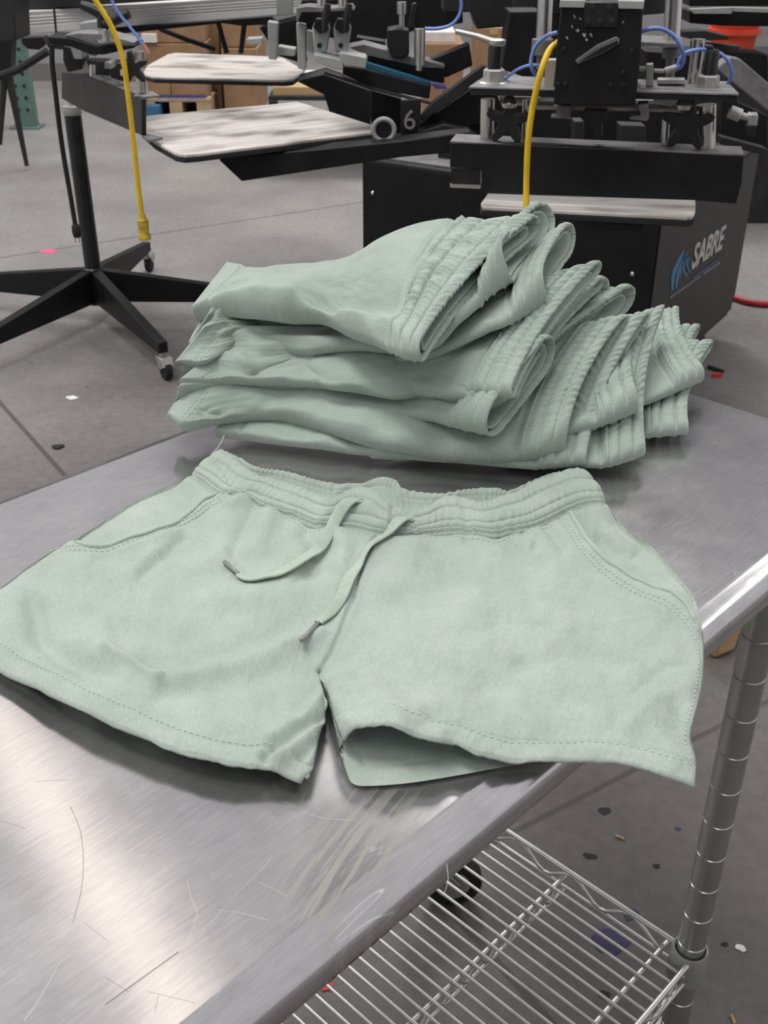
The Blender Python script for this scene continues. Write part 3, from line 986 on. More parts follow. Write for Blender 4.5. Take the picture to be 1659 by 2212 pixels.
# let the rows bow so the left end follows the folded edge
GW[..., 0] -= 10 * np.sin(math.pi * t_)[:, None] * sst(s_, .05, 0)[None]
GW[..., 0] += 9 * np.sin(math.pi * t_)[:, None] * sst(s_, .95, 1)[None]
ROWS = (.03, .14, .36, .74)
X, Y = GW[..., 0], GW[..., 1]
T = np.broadcast_to(t_[:, None], X.shape); S = np.broadcast_to(s_[None], X.shape)
hs = np.interp(T, [0, .3, .75, 1], [.012, .0145, .0165, .0155]) + .006 * np.exp(-((X - 790) / 60) ** 2) * T
gath = sst(np.abs(S - .42), .02, .16)              # gathers are strongest away from the eyelets
gath = .35 + .65 * gath
gat = np.sin(S * 330 + 7 * wob(X, Y, 160, 4) + 1.2 * np.sin(T * 9)) * (.5 + .5 * wob(X, Y, 70, 9))
edge = np.zeros(X.shape)
for r_ in ROWS: edge += np.exp(-((T - r_) / .06) ** 2)
edge += np.exp(-((T - 1) / .12) ** 2)
hd = -.0020 * sum(np.exp(-((T - r_) / .022) ** 2) for r_ in ROWS)
for a_, b_ in zip(ROWS, ROWS[1:] + (1.04,)):
    c_ = (a_ + b_) / 2
    hd += .0022 * np.clip(1 - ((T - c_) / ((b_ - a_) / 2)) ** 2, 0, 1)
hd += gath * gat * (.00045 + .00035 * np.minimum(edge, 1))
hd += .0016 * wob(X, Y, 130, 21) * T + ridges(X, Y, [([(470, 1000), (500, 1040), (560, 1070)], -.002, 10), ([(800, 1100), (830, 1130)], .003, 16), ([(720, 1085), (740, 1120)], -.002, 12), ([(848, 1095), (852, 1150)], -.0035, 7), ([(1000, 1080), (1010, 1140)], -.0018, 9), ([(880, 1110), (900, 1150)], -.002, 8)])
ends = np.clip(np.minimum(S, 1 - S) / .012, 0, 1)
fe = .45 + .55 * np.sqrt(1 - (1 - ends) ** 2)
wtop = at(X, Y, TOP + hs * fe)
wtop[..., 2] += hd * fe
# the top edge rolls over to the inside
u0 = wtop[0].copy(); u0[:, 1] -= .0006; u0[:, 2] -= .0022
u1 = wtop[0].copy(); u1[:, 1] -= .0026; u1[:, 2] -= .0052
roll = [u1[None], u0[None], wtop]
for k, (dy, dz) in enumerate(((.0012, -.0012), (.0016, -.0030), (.0008, -.0055), (-.004, -.0075), (-.012, -.009))):
    rr = wtop[-1].copy(); rr[:, 1] += dy; rr[:, 2] += dz
    rr[:, 2] = np.maximum(rr[:, 2], TOP + .003)
    roll.append(rr[None])
wband = np.concatenate(roll, 0)
wuv = np.stack(np.broadcast_arrays(s_[None] * .42, np.linspace(0, .045, wband.shape[0])[:, None]), -1)
wb = grid_obj('waistband', wband, 'sage_terry', flat, wuv)
nb = 30
bt = resample(smooth_path(BTOP), s_)
tb = np.linspace(0, 1, nb)
low_edge = bs * .45 + ft * .55
GB = bt[None] * (1 - tb[:, None, None]) + low_edge[None] * tb[:, None, None]
Xb, Yb = GB[..., 0], GB[..., 1]
Tb = np.broadcast_to(tb[:, None], Xb.shape); Sb = np.broadcast_to(s_[None], Xb.shape)
hb_ = .009 - .006 * sst(Tb, 0, .6) + .006 * np.exp(-((Xb - 832) / 34) ** 2) * (1 - Tb)
gb = np.sin(Sb * 360 + 6 * wob(Xb, Yb, 120, 14)) * (.5 + .5 * wob(Xb, Yb, 60, 19))
pb_ = at(Xb, Yb, TOP + hb_)
pb_[..., 2] += .0009 * gb * sst(np.abs(Sb - .42), 0, .08) - .0016 * np.exp(-((Tb - .22) / .03) ** 2) + .0012 * np.exp(-(Tb / .12) ** 2)
rb = []
for dy, dz in ((-.001, -.0075), (.0014, -.005), (.0016, -.0022)):
    q = pb_[0].copy(); q[:, 1] += dy; q[:, 2] = np.maximum(q[:, 2] + dz, TOP + .0012); rb.append(q[None])
pb_ = np.concatenate(rb + [pb_], 0)
buv = np.stack(np.broadcast_arrays(s_[None] * .42, np.linspace(0, .045, pb_.shape[0])[:, None]), -1)
grid_obj('waistband_back', pb_, 'sage_terry', flat, buv, flip=True)

# visible topstitching
UPN = np.array([0, -.3, 1.])


def on_sheet(path, hem, dz=.0006):
    G = smooth_path(path, 10)[None]
    hs_, hd_, f_ = sheet(G, [SIDE_L if hem is HEM_L else SIDE_R], hem)
    P = place(G, hs_, hd_, f_)[0]
    P[:, 2] += dz
    return P, np.broadcast_to(UPN, P.shape)


def offset_px(path, d):
    P = smooth_path(path, 6)
    Tn = np.gradient(P, axis=0); Tn /= np.linalg.norm(Tn, axis=1)[:, None]
    return np.stack([P[:, 0] + Tn[:, 1] * d, P[:, 1] - Tn[:, 0] * d], -1)


for pk, hm_, cut in ((POCK_R, HEM_R, 0), (POCK_L, HEM_L, 0)):
    ed = offset_px(pk, -3.5 if pk is POCK_R else 3.5)
    P_, _n = on_sheet(ed, hm_, .0004)
    for _ in range(10): P_[1:-1] = (P_[:-2] + 2 * P_[1:-1] + P_[2:]) / 4
    n_ = len(P_)
    MB().tube(P_, [.0005 + .0016 * min(1, i / 14, (n_ - 1 - i) / 14) for i in range(n_)], 10).build('pocket_edge', 'sage_terry', flat, smooth=180)
paths = [on_sheet(offset_px(HEM_L, HEMW)[3:-12], HEM_L), on_sheet(offset_px(HEM_L, HEMW + 7)[3:-12], HEM_L),
         on_sheet(offset_px(HEM_R, HEMW)[24:-2], HEM_R), on_sheet(offset_px(HEM_R, HEMW - 6)[24:-2], HEM_R),
         on_sheet(POCK_RS, HEM_R), on_sheet(offset_px(POCK_RS, 8), HEM_R), on_sheet(POCK_LS, HEM_L), on_sheet(offset_px(POCK_LS, -7)[2:-2], HEM_L),
         on_sheet(offset_px(SEAM, -7)[:iC * 6], HEM_L), on_sheet(offset_px(SEAM, -7)[iC * 6:], HEM_R), on_sheet(offset_px(SIDE_R, -12)[30:-4], HEM_R)]
for r_ in ROWS[1:]:
    k = int(r_ * (nr - 1))
    P = wtop[k, 4:-4].copy(); P[:, 2] += .0010; P[:, 1] -= .0006
    paths.append((P, np.broadcast_to(UPN, P.shape)))
stitches('topstitching', paths, 'sage_thread', flat)


def wb_at(px, py):
    """height of the front of the shorts at a picture point (panel or band)"""
    d = (GW[..., 0] - px) ** 2 + (GW[..., 1] - py) ** 2
    k = np.unravel_index(d.argmin(), d.shape)
    if d[k] < 60: return wtop[k][2]
    best = None
    for G, P in ((GL, topL), (GR, topR)):
        d = (G[..., 0] - px) ** 2 + (G[..., 1] - py) ** 2
        k = np.unravel_index(d.argmin(), d.shape)
        if best is None or d[k] < best[0]: best = (d[k], P[k][2])
    return best[1]


def ribbon(name, pts, mat, parent, thick=.0013):
    """flat braided cord: pts are (px, py, lift, half width, roll in degrees)"""
    q = smooth_path([(x, y, l, w_ * 1.3, r) for x, y, l, w_, r in pts], 10)
    C_ = []
    hz = np.array([wb_at(px, py) for px, py, *_ in q])
    k_ = 7
    hm = np.array([hz[max(0, i - k_):i + k_ + 1].max() * .5 + hz[max(0, i - k_):i + k_ + 1].mean() * .5 for i in range(len(hz))])
    for _ in range(12): hm[1:-1] = (hm[:-2] + 2 * hm[1:-1] + hm[2:]) / 4
    C_ = np.array([at(px, py, h + lift) for (px, py, lift, hw, rl), h in zip(q, hm)])
    for _ in range(6): C_[1:-1] = (C_[:-2] + 2 * C_[1:-1] + C_[2:]) / 4
    Tn = np.gradient(C_, axis=0); Tn /= np.linalg.norm(Tn, axis=1)[:, None]
    rows = []
    for i in range(len(q)):
        side = np.cross(Tn[i], (0, 0, 1.)); side /= np.linalg.norm(side)
        up = np.cross(side, Tn[i])
        a = math.radians(q[i, 4]); wv_ = side * math.cos(a) + up * math.sin(a); nv = -side * math.sin(a) + up * math.cos(a)
        hw = q[i, 3]; ring = []
        for k in range(16):
            t = 2 * math.pi * k / 16
            cx_, sy_ = math.cos(t), math.sin(t)
            ring.append(C_[i] + wv_ * hw * np.sign(cx_) * abs(cx_) ** .5 + nv * thick * np.sign(sy_) * abs(sy_) ** .6)
        rows.append(ring)
    P = np.array(rows)
    L = np.r_[0, np.cumsum(np.linalg.norm(np.diff(C_, axis=0), axis=1))]
    uv = np.stack(np.broadcast_arrays(L[:, None] * .8, np.linspace(0, .02, 16)[None]), -1)
    o = grid_obj(name, P, mat, parent, uv, closed=True)
    return o, C_


c1, k1 = ribbon('drawcord', [(776, 1081, -.001, .0040, 0), (762, 1080, .003, .0042, 0), (748, 1087, .005, .0042, 10), (734, 1106, .004, .0040, 25), (720, 1132, .003, .0038, 30), (706, 1160, .003, .0036, 25), (690, 1184, .003, .0038, 10), (664, 1201, .0025, .0042, -10), (630, 1223, .002, .0042, -12), (600, 1239, .002, .0040, -15), (572, 1247, .002, .0034, -30), (548, 1252, .002, .0030, -30), (528, 1249, .002, .0026, -15), (515, 1240, .0025, .0022, 0)], 'sage_braid', flat)
c2, k2 = ribbon('drawcord', [(882, 1120, -.001, .0036, 0), (868, 1120, .004, .0042, 0), (854, 1132, .005, .0042, -10), (838, 1152, .004, .0038, -25), (816, 1165, .003, .0038, -20), (797, 1180, .003, .0036, -35), (784, 1202, .003, .0030, -45), (772, 1224, .003, .0036, -25), (758, 1242, .003, .0042, -15), (747, 1264, .003, .0042, -12), (739, 1286, .003, .0036, 5), (728, 1306, .003, .0032, 25), (714, 1322, .003, .0032, 20), (700, 1334, .003, .0028, 10), (687, 1346, .003, .0022, 0)], 'sage_braid', flat)


def aglet(p0, px1, py1, par):
    e = at(px1, py1, wb_at(px1, py1) + .003)
    o = MB().lathe(p0, [(.0012, -.001), (.0019, 0), (.0019, float(np.linalg.norm(e - p0)) - .0006), (.0014, float(np.linalg.norm(e - p0)))], 12, axis=e - p0).build('aglet', 'aglet_grey', None)
    o.parent = par
    m = o.data
    off = wloc(par)
    for v in m.vertices: v.co = v.co - Vector(off)
    o['label'] = 'grey metal cord tip'


aglet(k1[-1], 484, 1213, c1)
aglet(k2[-1], 651, 1384, c2)
for (cx_, cy_), yw in (((776, 1083), .3), ((882, 1123), .1)):
    z = wb_at(cx_, cy_) + .0002
    ring = MB()
    c = at(cx_, cy_, z)
    ring.tube([c + V3((.0065 * math.cos(t) * math.cos(yw) , .0065 * math.cos(t) * math.sin(yw) * .6 + .0028 * math.sin(t), .0006)) for t in np.linspace(0, 2 * math.pi, 30)], .0009, 8, cap=False)
    ring.build('buttonhole', 'sage_braid', flat)

# ------------------------------------------------------------------ the pile of folded shorts
def folded(label, F, B1, B0=None, Bmid=None, th=(.0075, .0095, .0085), seed=1, band=.042, open_=.0, wr=.0024, gathers=1., extra=(), hem_seam=True, sag=0., bow=.012, fu=None, bu=None, thl=None, nv=300, nu=140):
    """one pair folded in half: a flattened cloth tube from the leg hem (u=0) to the waist (u=1).
    F: picture points with heights along the fold edge that faces the camera, B0/B1: far corners at hem and waist"""
    fp_ = np.array([at(x, y, TOP + h) for x, y, h in F])
    u = np.linspace(0, 1, nu)
    # denser rows in the waistband
    u = np.r_[np.linspace(0, 1, nu // 2, endpoint=False) * .78, .78 + .22 * np.linspace(0, 1, nu - nu // 2)]
    if fu is not None:
        q_ = smooth_path(np.c_[fp_, np.array(fu)[:, None]], 12)
        Fr = np.stack([np.interp(u, q_[:, 3], q_[:, k]) for k in range(3)], -1)
    else: Fr = resample(smooth_path(fp_, 12), u)
    b1 = at(B1[0], B1[1], TOP + B1[2])
    b0 = at(B0[0], B0[1], TOP + B0[2]) if B0 is not None else fp_[0] + V3((.03, .19, .035))
    if Bmid is None: bp_ = np.array([b0, b0 * .5 + b1 * .5 + V3((0, .015, .004)), b1])
    else: bp_ = np.array([b0] + [at(x, y, TOP + h) for x, y, h in Bmid] + [b1])
    if bu is not None:
        q_ = smooth_path(np.c_[bp_, np.array(bu)[:, None]], 12)
        Br = np.stack([np.interp(u, q_[:, 3], q_[:, k]) for k in range(3)], -1)
    else: Br = resample(smooth_path(bp_, 12), u)
    length = np.linalg.norm(np.diff(Fr, axis=0), axis=1).sum()
    width = np.linalg.norm(b1 - fp_[-1])
    ub = 1 - band / length
    # cross section: top skin v 0->1, then back underneath
    n_top = int(nv * .68); n_bot = nv - n_top
    def stad(k_top, k_bot):
        a = np.linspace(0, 1, k_top); b = np.linspace(1, 0, k_bot + 2)[1:-1]
        return np.r_[a, b], np.r_[np.ones(k_top), -np.ones(k_bot)]
    v, sg = stad(n_top, n_bot)
    # concentrate samples near the fold edges
    v = .5 - .5 * np.cos(math.pi * (.12 + .76 * v)) ; v = (v - v.min()) / (v.max() - v.min())
    X = Br - Fr
    Tn = np.gradient((Fr + Br) / 2, axis=0)
    Nn = np.cross(Tn, X); Nn /= np.linalg.norm(Nn, axis=1)[:, None]
    Nn[Nn[:, 2] < 0] *= -1
    for _ in range(25): Nn[1:-1] = (Nn[:-2] + 2 * Nn[1:-1] + Nn[2:]) / 4
    Nn /= np.linalg.norm(Nn, axis=1)[:, None]
    th_u = np.interp(u, [0, .12, .5, ub - .03, ub + .01, 1], [th[0], th[0], th[1], th[1], th[2], th[2]]) + open_ * sst(u, ub - .02, 1)
    if thl is not None: th_u = np.interp(u, [q[0] for q in thl], [q[1] for q in thl]) + open_ * sst(u, ub - .02, 1)
    # round fold edges: half thickness follows a circle near both ends
    e = np.minimum(v, 1 - v)[None] * width
    rr = th_u[:, None]
    prof_ = np.sqrt(np.clip(1 - (1 - np.clip(e / (rr * 1.15), 0, 1)) ** 2, 0, 1))
    U = np.broadcast_to(u[:, None], (len(u), len(v))); V = np.broadcast_to(v[None], U.shape); SG = np.broadcast_to(sg[None], U.shape)
    body = sst(U, ub + .005, ub - .015)
    bandm = 1 - body
    lu, lv = U * length, V * width
    d = wr * body * (1.2 * wob(lu, lv * .7, .085, seed) + .28 * wob(lu, lv, .030, seed + 50)) * sst(U, 0, .08)
    d += .00012 * wob(lu, lv, .008, seed + 9)
    # hem: doubled cloth with two rows of stitches
    hemw = .024 / length
    d += np.where(U < hemw, .0012, 0) * sst(U, hemw, hemw * .8) - .0016 * np.exp(-((U - hemw) / (.0016 / length)) ** 2)
    # waist seam and channels
    rows = [ub, ub + .10 * (1 - ub), ub + .36 * (1 - ub), ub + .72 * (1 - ub)]
    d -= .0030 * np.exp(-((U - (ub - .004 / length)) / (.0022 / length)) ** 2)
    for r_ in rows[1:]: d -= .0018 * np.exp(-((U - r_) / (.0012 / length)) ** 2)
    for a_, b_ in zip(rows, rows[1:] + [1.0]):
        c_ = (a_ + b_) / 2
        d += .0020 * np.clip(1 - ((U - c_) / ((b_ - a_) / 2)) ** 2, 0, 1)
    gat_ = np.sin(lv * 640 + 4 * wob(lu, lv, .05, seed + 3) + 2.2 * np.sin(U * 60)) * (.55 + .45 * wob(lu, lv, .03, seed + 5))
    d += gathers * .00125 * gat_ * bandm * sst(V, .06, .22)
    Tb_ = Tn / np.linalg.norm(Tn, axis=1)[:, None]
    bowv = -Tb_[:, None] * (bow * 4 * V * (1 - V) * sst(U, .3, 1))[..., None]
    Fr = Fr + Nn * (th_u * .5)[:, None]
    C = Fr[:, None] + X[:, None] * V[..., None] + bowv
    P = C + Nn[:, None] * (prof_ * (rr * SG + d * np.where(SG > 0, 1, .6)))[..., None]
    # fold edge leans outwards a little
    P[..., 2] -= sag * np.sin(math.pi * U) * (1 - V)
    if extra:
        px, py = proj(P)
        h = ridges(px, py, extra) * (SG > 0)
        P += Nn[:, None] * (h * sst(V, .0, .10) * sst(V, 1., .85))[..., None]
    P[..., 2] = np.maximum(P[..., 2], TOP + .0012)
    root = thing('folded_shorts', P[..., :].reshape(-1, 3).mean(0) * (1, 1, 0) + (0, 0, P[..., 2].min()), label, 'shorts', 'folded shorts in the pile')
    uvg = np.stack([lu, lv * SG], -1)
    kb = int(np.searchsorted(u, ub - .002)) + 1
    tf_ = .0042
    Cc = C.copy()
    def inward(Pr, Cr, dist):
        dv = Cr - Pr; ln = np.linalg.norm(dv, axis=-1, keepdims=True)
        return Pr + dv / (ln + 1e-9) * np.minimum(dist, ln * .8)
    # waist rim turns inside
    Tend = Tn[-1] / np.linalg.norm(Tn[-1])
    cen = C * .0 + C
    midv = np.clip(V, .02, .98)
    Cm = Fr[:, None] + X[:, None] * midv[..., None] + bowv
    last, cl = P[-1], Cm[-1]
    rim = [inward(last, cl, tf_ * .25) + Tend * .0012, inward(last, cl, tf_ * .6) + Tend * .0015, inward(last, cl, tf_) + Tend * .0004]
    back_rows = [inward(P[k], Cm[k], tf_) for k in (-4, -12, -24, -40)]
    full = np.concatenate([P[kb - 1:], np.array(rim + back_rows)], 0)
    uvf = np.concatenate([uvg[kb - 1:], np.repeat(uvg[-1:], len(rim) + len(back_rows), 0)], 0)
    # hem end turns inside as well
    first, c0 = P[0], Cm[0]; T0 = Tn[0] / np.linalg.norm(Tn[0])
    hem_rows = [inward(P[k], Cm[k], tf_ * .8) for k in (14, 5)] + [inward(first, c0, tf_ * .7) - T0 * .0008, inward(first, c0, tf_ * .3) - T0 * .0014]
    bodyP = np.concatenate([np.array(hem_rows), P[:kb]], 0)
    uvb = np.concatenate([np.repeat(uvg[:1], len(hem_rows), 0), uvg[:kb]], 0)
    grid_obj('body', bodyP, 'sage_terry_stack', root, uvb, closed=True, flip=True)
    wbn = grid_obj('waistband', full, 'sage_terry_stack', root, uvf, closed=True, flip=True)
    # the inner half of the folded waistband shows as a second loop inside the first
    tin = np.maximum(th_u - tf_ - .0006, .0022)
    iv0, iv1 = .055, .93
    vi = iv0 + (iv1 - iv0) * v
    ei = np.minimum(v, 1 - v)[None] * width * (iv1 - iv0)
    pi_ = np.sqrt(np.clip(1 - (1 - np.clip(ei / (tin[:, None] * 1.15), 0, 1)) ** 2, 0, 1))
    Pi = Fr[:, None] + bowv + X[:, None] * vi[None, :, None] + Nn[:, None] * (pi_ * (tin[:, None] * .92 * SG + .0006 * gat_ * sst(V, .05, .2)))[..., None]
    sel = [k for k in range(len(u)) if u[k] > 1 - .030 / length]
    Pi = Pi[sel] - Tend * .0035
    ci = (Fr[:, None] + bowv + X[:, None] * np.clip(vi, .08, .9)[None, :, None])[sel] - Tend * .0035
    inn = np.concatenate([Pi, np.array([inward(Pi[-1], ci[-1], .0012) + Tend * .0006, inward(Pi[-1], ci[-1], .0024)] + [inward(Pi[k], ci[k], .0026) for k in (-5, -12, -22)])], 0)
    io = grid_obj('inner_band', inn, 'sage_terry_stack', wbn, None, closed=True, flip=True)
    # stitches on the upper skin
    ps = []
    off = Nn[:, None] * .0004
    def srow(ur, v0=0, v1=n_top):
        k = int(np.clip(np.searchsorted(u, ur), 1, len(u) - 2))
        P_ = P[k, 2:n_top - 2] + Nn[k] * .0005
        return P_, np.broadcast_to(Nn[k], P_.shape)
    for r_ in [ub - .010 / length] + rows[1:]: ps.append(srow(r_))
    stitches('waist_stitching', ps, 'sage_thread', wbn)
    if hem_seam: stitches('hem_stitching', [srow(hemw), srow(hemw * .78)], 'sage_thread', root)
    return root


GARM = [
    ('bottom pair of folded shorts, waistband poking out farthest right onto bare table', [(1100, 975, .006), (1300, 960, .007), (1400, 948, .009), (1483, 940, .012)], (1538, 748, .04), dict(B0=(1180, 800, .03), th=(.005, .006, .0075), seed=3)),
    ('folded shorts at the right end, only a waistband corner showing behind the twisted one', [(1150, 925, .016), (1350, 876, .02), (1490, 815, .026)], (1509, 716, .032), dict(B0=(1220, 760, .04), th=(.005, .006, .008), seed=4)),
    ('folded shorts at the right end, twisted buttonholed waistband lying over the bottom pair', [(1080, 950, .018), (1300, 905, .028), (1430, 862, .036), (1518, 826, .040)], (1461, 681, .058), dict(B0=(1200, 790, .04), th=(.006, .007, .011), seed=5)),
    ('folded shorts with a tall waist edge ending low at front, left of the twisted one', [(800, 990, .007), (1100, 1004, .008), (1290, 1013, .009), (1345, 1004, .011), (1390, 988, .014)], (1432, 669, .1), dict(B0=(1000, 860, .03), th=(.006, .006, .0085), seed=6)),
    ('folded sage shorts with a short flap of waistband tucked between two tall waist edges', [(1000, 975, .02), (1120, 968, .03), (1290, 925, .042), (1376, 893, .050)], (1390, 722, .068), dict(B0=(1060, 850, .04), th=(.005, .007, .011), open_=.004, seed=7)),
    ('folded sage shorts with a straight ribbed waist edge just right of the big looped one', [(470, 945, .009), (600, 960, .009), (800, 986, .009), (1000, 1003, .009), (1160, 1016, .010), (1261, 1009, .014)], (1400, 685, .105), dict(B0=(540, 850, .03), th=(.006, .006, .0085), seed=8)),
    ('folded sage shorts with a big rounded waist loop at the lower centre front', [(376, 915, .020), (402, 932, .022), (480, 918, .022), (600, 915, .022), (700, 938, .022), (790, 966, .020), (900, 986, .018), (1020, 1002, .015), (1100, 1000, .017), (1160, 997, .019), (1214, 985, .022)], (1353, 712, .092), dict(B0=(450, 800, .06), th=(.010, .012, .011), open_=.011, seed=9, extra=[([(560, 880), (640, 900), (760, 930)], .004, 30), ([(440, 890), (480, 905), (500, 930)], -.007, 10), ([(420, 890), (430, 925)], -.003, 6)])),
    ('folded sage shorts with a rolled waist end at front, second layer up from the table', [(372, 880, .034), (415, 838, .040), (480, 832, .040), (560, 845, .038), (650, 826, .040), (720, 845, .038), (790, 868, .040), (860, 898, .044), (950, 918, .048), (1000, 934, .050), (1052, 947, .052)], (1200, 760, .098), dict(B0=(480, 760, .07), th=(.0095, .0062, .0115), open_=.010, bow=.0, seed=10, gathers=.6)),
    ('folded sage shorts with a back waist corner high at right, below the two round openings', [(385, 862, .045), (520, 846, .046), (760, 850, .048), (950, 880, .055), (1060, 885, .064), (1128, 840, .072)], (1371, 650, .098), dict(B0=(500, 740, .075), th=(.006, .006, .0085), open_=.008, seed=11)),
    ('folded sage shorts with a dark round waist opening near the middle of the right side', [(388, 850, .052), (520, 838, .053), (760, 846, .056), (950, 868, .064), (1060, 878, .070), (1125, 828, .080)], (1316, 640, .108), dict(B0=(510, 735, .08), th=(.006, .0065, .010), open_=.011, seed=12)),
    ('folded sage shorts in mid pile, thin layered waist edge below the long ribbed one', [(392, 835, .058), (520, 832, .058), (760, 842, .062), (950, 862, .070), (1060, 870, .078), (1113, 860, .082)], (1304, 612, .134), dict(B0=(520, 730, .085), th=(.006, .007, .0075), seed=13)),
    ('folded sage shorts with a wide flat buttonholed waistband at centre, third waist from the top', [(398, 806, .058), (440, 808, .058), (520, 828, .058), (600, 812, .060), (640, 803, .062), (700, 838, .062), (800, 856, .062), (870, 862, .064), (950, 846, .072), (1000, 850, .078), (1060, 862, .083), (1104, 862, .088)], (1300, 577, .158), dict(B0=(470, 720, .09), Bmid=[(620, 715, .095), (850, 690, .11), (1080, 640, .135)], th=(.010, .006, .008), seed=14, extra=[([(520, 770), (545, 800), (560, 830)], .006, 10), ([(700, 800), (850, 820), (950, 790)], .004, 34)])),
    ('folded sage shorts with a pointed waistband tip, second pair from the top with plain loop', [(386, 784, .068), (430, 796, .070), (500, 772, .073), (600, 778, .074), (700, 778, .076), (830, 792, .082), (920, 780, .094), (1000, 745, .112), (1060, 718, .124), (1100, 702, .130), (1179, 657, .140)], (1244, 520, .160), dict(B0=(455, 700, .105), Bmid=[(600, 695, .092), (800, 655, .104), (1000, 595, .130)], th=(.0105, .0055, .0095), open_=.009, seed=15, gathers=.7)),
    ('folded sage shorts directly under the top pair, waistband loop gaping open', [(410, 740, .078), (450, 762, .078), (505, 742, .084), (545, 742, .084), (590, 758, .082), (660, 765, .086), (760, 758, .094), (860, 765, .102), (935, 755, .114), (985, 708, .134), (1018, 676, .143), (1060, 632, .155), (1098, 600, .163)], (1202, 486, .176), dict(B0=(458, 668, .118), Bmid=[(560, 672, .100), (700, 658, .104), (850, 610, .122), (1000, 545, .150)], th=(.011, .0065, .0095), open_=.013, seed=16, extra=[([(450, 720), (520, 720), (560, 735)], .006, 14), ([(560, 704), (640, 708), (720, 704)], -.011, 13), ([(600, 735), (680, 738), (760, 745)], .005, 14)])),
    ('folded sage shorts on top of the pile, broad gathered waistband and deep folds', [(424, 692, .100), (490, 676, .115), (560, 680, .120), (610, 688, .120), (650, 690, .119), (690, 697, .118), (720, 709, .117), (755, 729, .117), (815, 750, .122), (870, 776, .128), (905, 782, .132)], (1166, 492, .186),
     dict(B0=(503, 590, .125), Bmid=[(570, 616, .118), (640, 614, .118), (700, 610, .121), (760, 592, .131), (850, 530, .160), (960, 492, .178), (1060, 498, .181)], fu=(0, .14, .25, .33, .42, .50, .56, .63, .77, .90, 1.), bu=(0, .13, .26, .36, .46, .63, .79, .90, 1.), th=(.010, .012, .0095), open_=.003, seed=17, wr=.0012, band=.050, gathers=1.5, nv=340, nu=180,
          thl=[(0, .010), (.08, .012), (.2, .016), (.38, .016), (.5, .012), (.65, .011), (.8, .010), (1, .0095)],
          extra=[([(680, 668), (720, 650), (770, 642), (840, 644)], -.018, 30), ([(738, 684), (785, 700), (838, 718)], .013, 27), ([(560, 640), (630, 640)], .006, 30), ([(925, 580), (880, 635), (840, 680)], .005, 20), ([(800, 560), (900, 540), (980, 520)], .004, 36),
                 ([(845, 668), (805, 705), (795, 730)], -.005, 12), ([(960, 560), (920, 610)], .003, 18)])),
]
for lab, Fp, b1, kw in GARM:
    folded(lab, Fp, b1, **kw)

# ------------------------------------------------------------------ printing press behind the table
NH = np.array([.208, .978, 0]); P0H = aty(970, 290, 2.2)


def hp(pts, off=0.):
    return [onp(x, y, P0H + NH * off, NH) for x, y in pts]


def hprism(mb, pts, off, depth):
    return mb.prism(hp(pts, off), NH * depth)


def hcyl(mb, a, b, wpx, off, n=20):
    p, q = hp([a, b], off)
    d = np.linalg.norm(p - CAM0)
    return mb.cyl(p, q, wpx / 2 * d / FPX * .95, n)


def yp(pts, Y):
    return [aty(x, y, Y) for x, y in pts]


def yprism(mb, pts, Y, depth):
    return mb.prism(yp(pts, Y), (0, depth, 0))


def ycyl(mb, a, b, wpx, Y, n=18):
    p, q = yp([a, b], Y)
    return mb.cyl(p, q, wpx / 2 * np.linalg.norm(p - CAM0) / FPX * .95, n)


def star(c, axis, r, depth, n=5, inner=.48, rot=.3):
    """five-armed clamp knob"""
    ax = V3(axis) / np.linalg.norm(axis); u = np.cross((0, 0, 1.), ax); u /= np.linalg.norm(u); v = np.cross(ax, u)
    out = []
    for k in range(n * 8):
        t = 2 * math.pi * k / (n * 8)
        q = r * (inner + (1 - inner) * (.5 + .5 * math.cos(n * t)) ** 1.4)
        out.append(V3(c) + q * (math.cos(t + rot) * u + math.sin(t + rot) * v) - ax * depth / 2)
    return MB().prism(out, ax * depth)


# central cabinet and turret
DS = np.array([.545, .839, 0]); EF = np.array([-.839, .545, 0])
PFAR = at(1570, 727, 0); C0 = PFAR - .88 * DS
CW = .98; CHT = .66; CDEP = .88
press = thing('screen_printing_press', C0 + EF * CW / 2 + DS * CDEP / 2, 'black automatic screen printing press with rotating arms and badged steel cabinet', 'printing press')


def cab(e0, e1, d0, d1, z0, z1):
    """box in cabinet axes: e along the front (from the badge corner), d into depth"""
    mb = MB()
    return mb.prism([C0 + EF * e + DS * d + V3((0, 0, z0)) for e, d in ((e0, d0), (e1, d0), (e1, d1), (e0, d1))], (0, 0, z1 - z0))


cb = cab(0, CW, 0, CDEP, .10, CHT).build('cabinet', 'charcoal_paint', press, .006)
pl = MB()
pl.prism([C0 + EF * e + DS * -.004 + V3((0, 0, z)) for e, z in ((.0, .10), (CW, .10), (CW, CHT - .01), (.0, CHT - .01))], DS * .003)
pl.build('front_panel', 'black_paint', press, .001)
sd = MB()
sd.prism([C0 + EF * -.004 + DS * d + V3((0, 0, z)) for d, z in ((.0, .10), (CDEP - .06, .10), (CDEP, .16), (CDEP, CHT - .01), (.0, CHT - .01))], EF * .003)
sd.build('side_panel', 'brown_steel', press, .001)
cab(.05, CW - .05, .05, CDEP - .1, 0, .10).build('plinth', 'black_gloss', press, .004)
for e, d, z in ((CW - .04, -.006, .56), (CW - .04, -.006, .33), (.06, -.006, .45), (.05, -.006, .2)):
    MB().lathe(C0 + EF * e + DS * d + V3((0, 0, z)), [(.007, 0), (.007, .003), (.004, .006)], 12, axis=-DS).build('bolt', 'chrome', cb)
cab(CW - .30, CW - .20, .12, .20, CHT, CHT + .03).build('latch', 'black_gloss', cb, .003)
cab(CW - .42, CW - .02, .02, .30, CHT, CHT + .006).build('top_tray', 'dusty_steel', cb)
# badge: lettering, wing-like swoosh and strapline
def side_pt(px, py): return onp(px, py, C0 - EF * .006, EF)


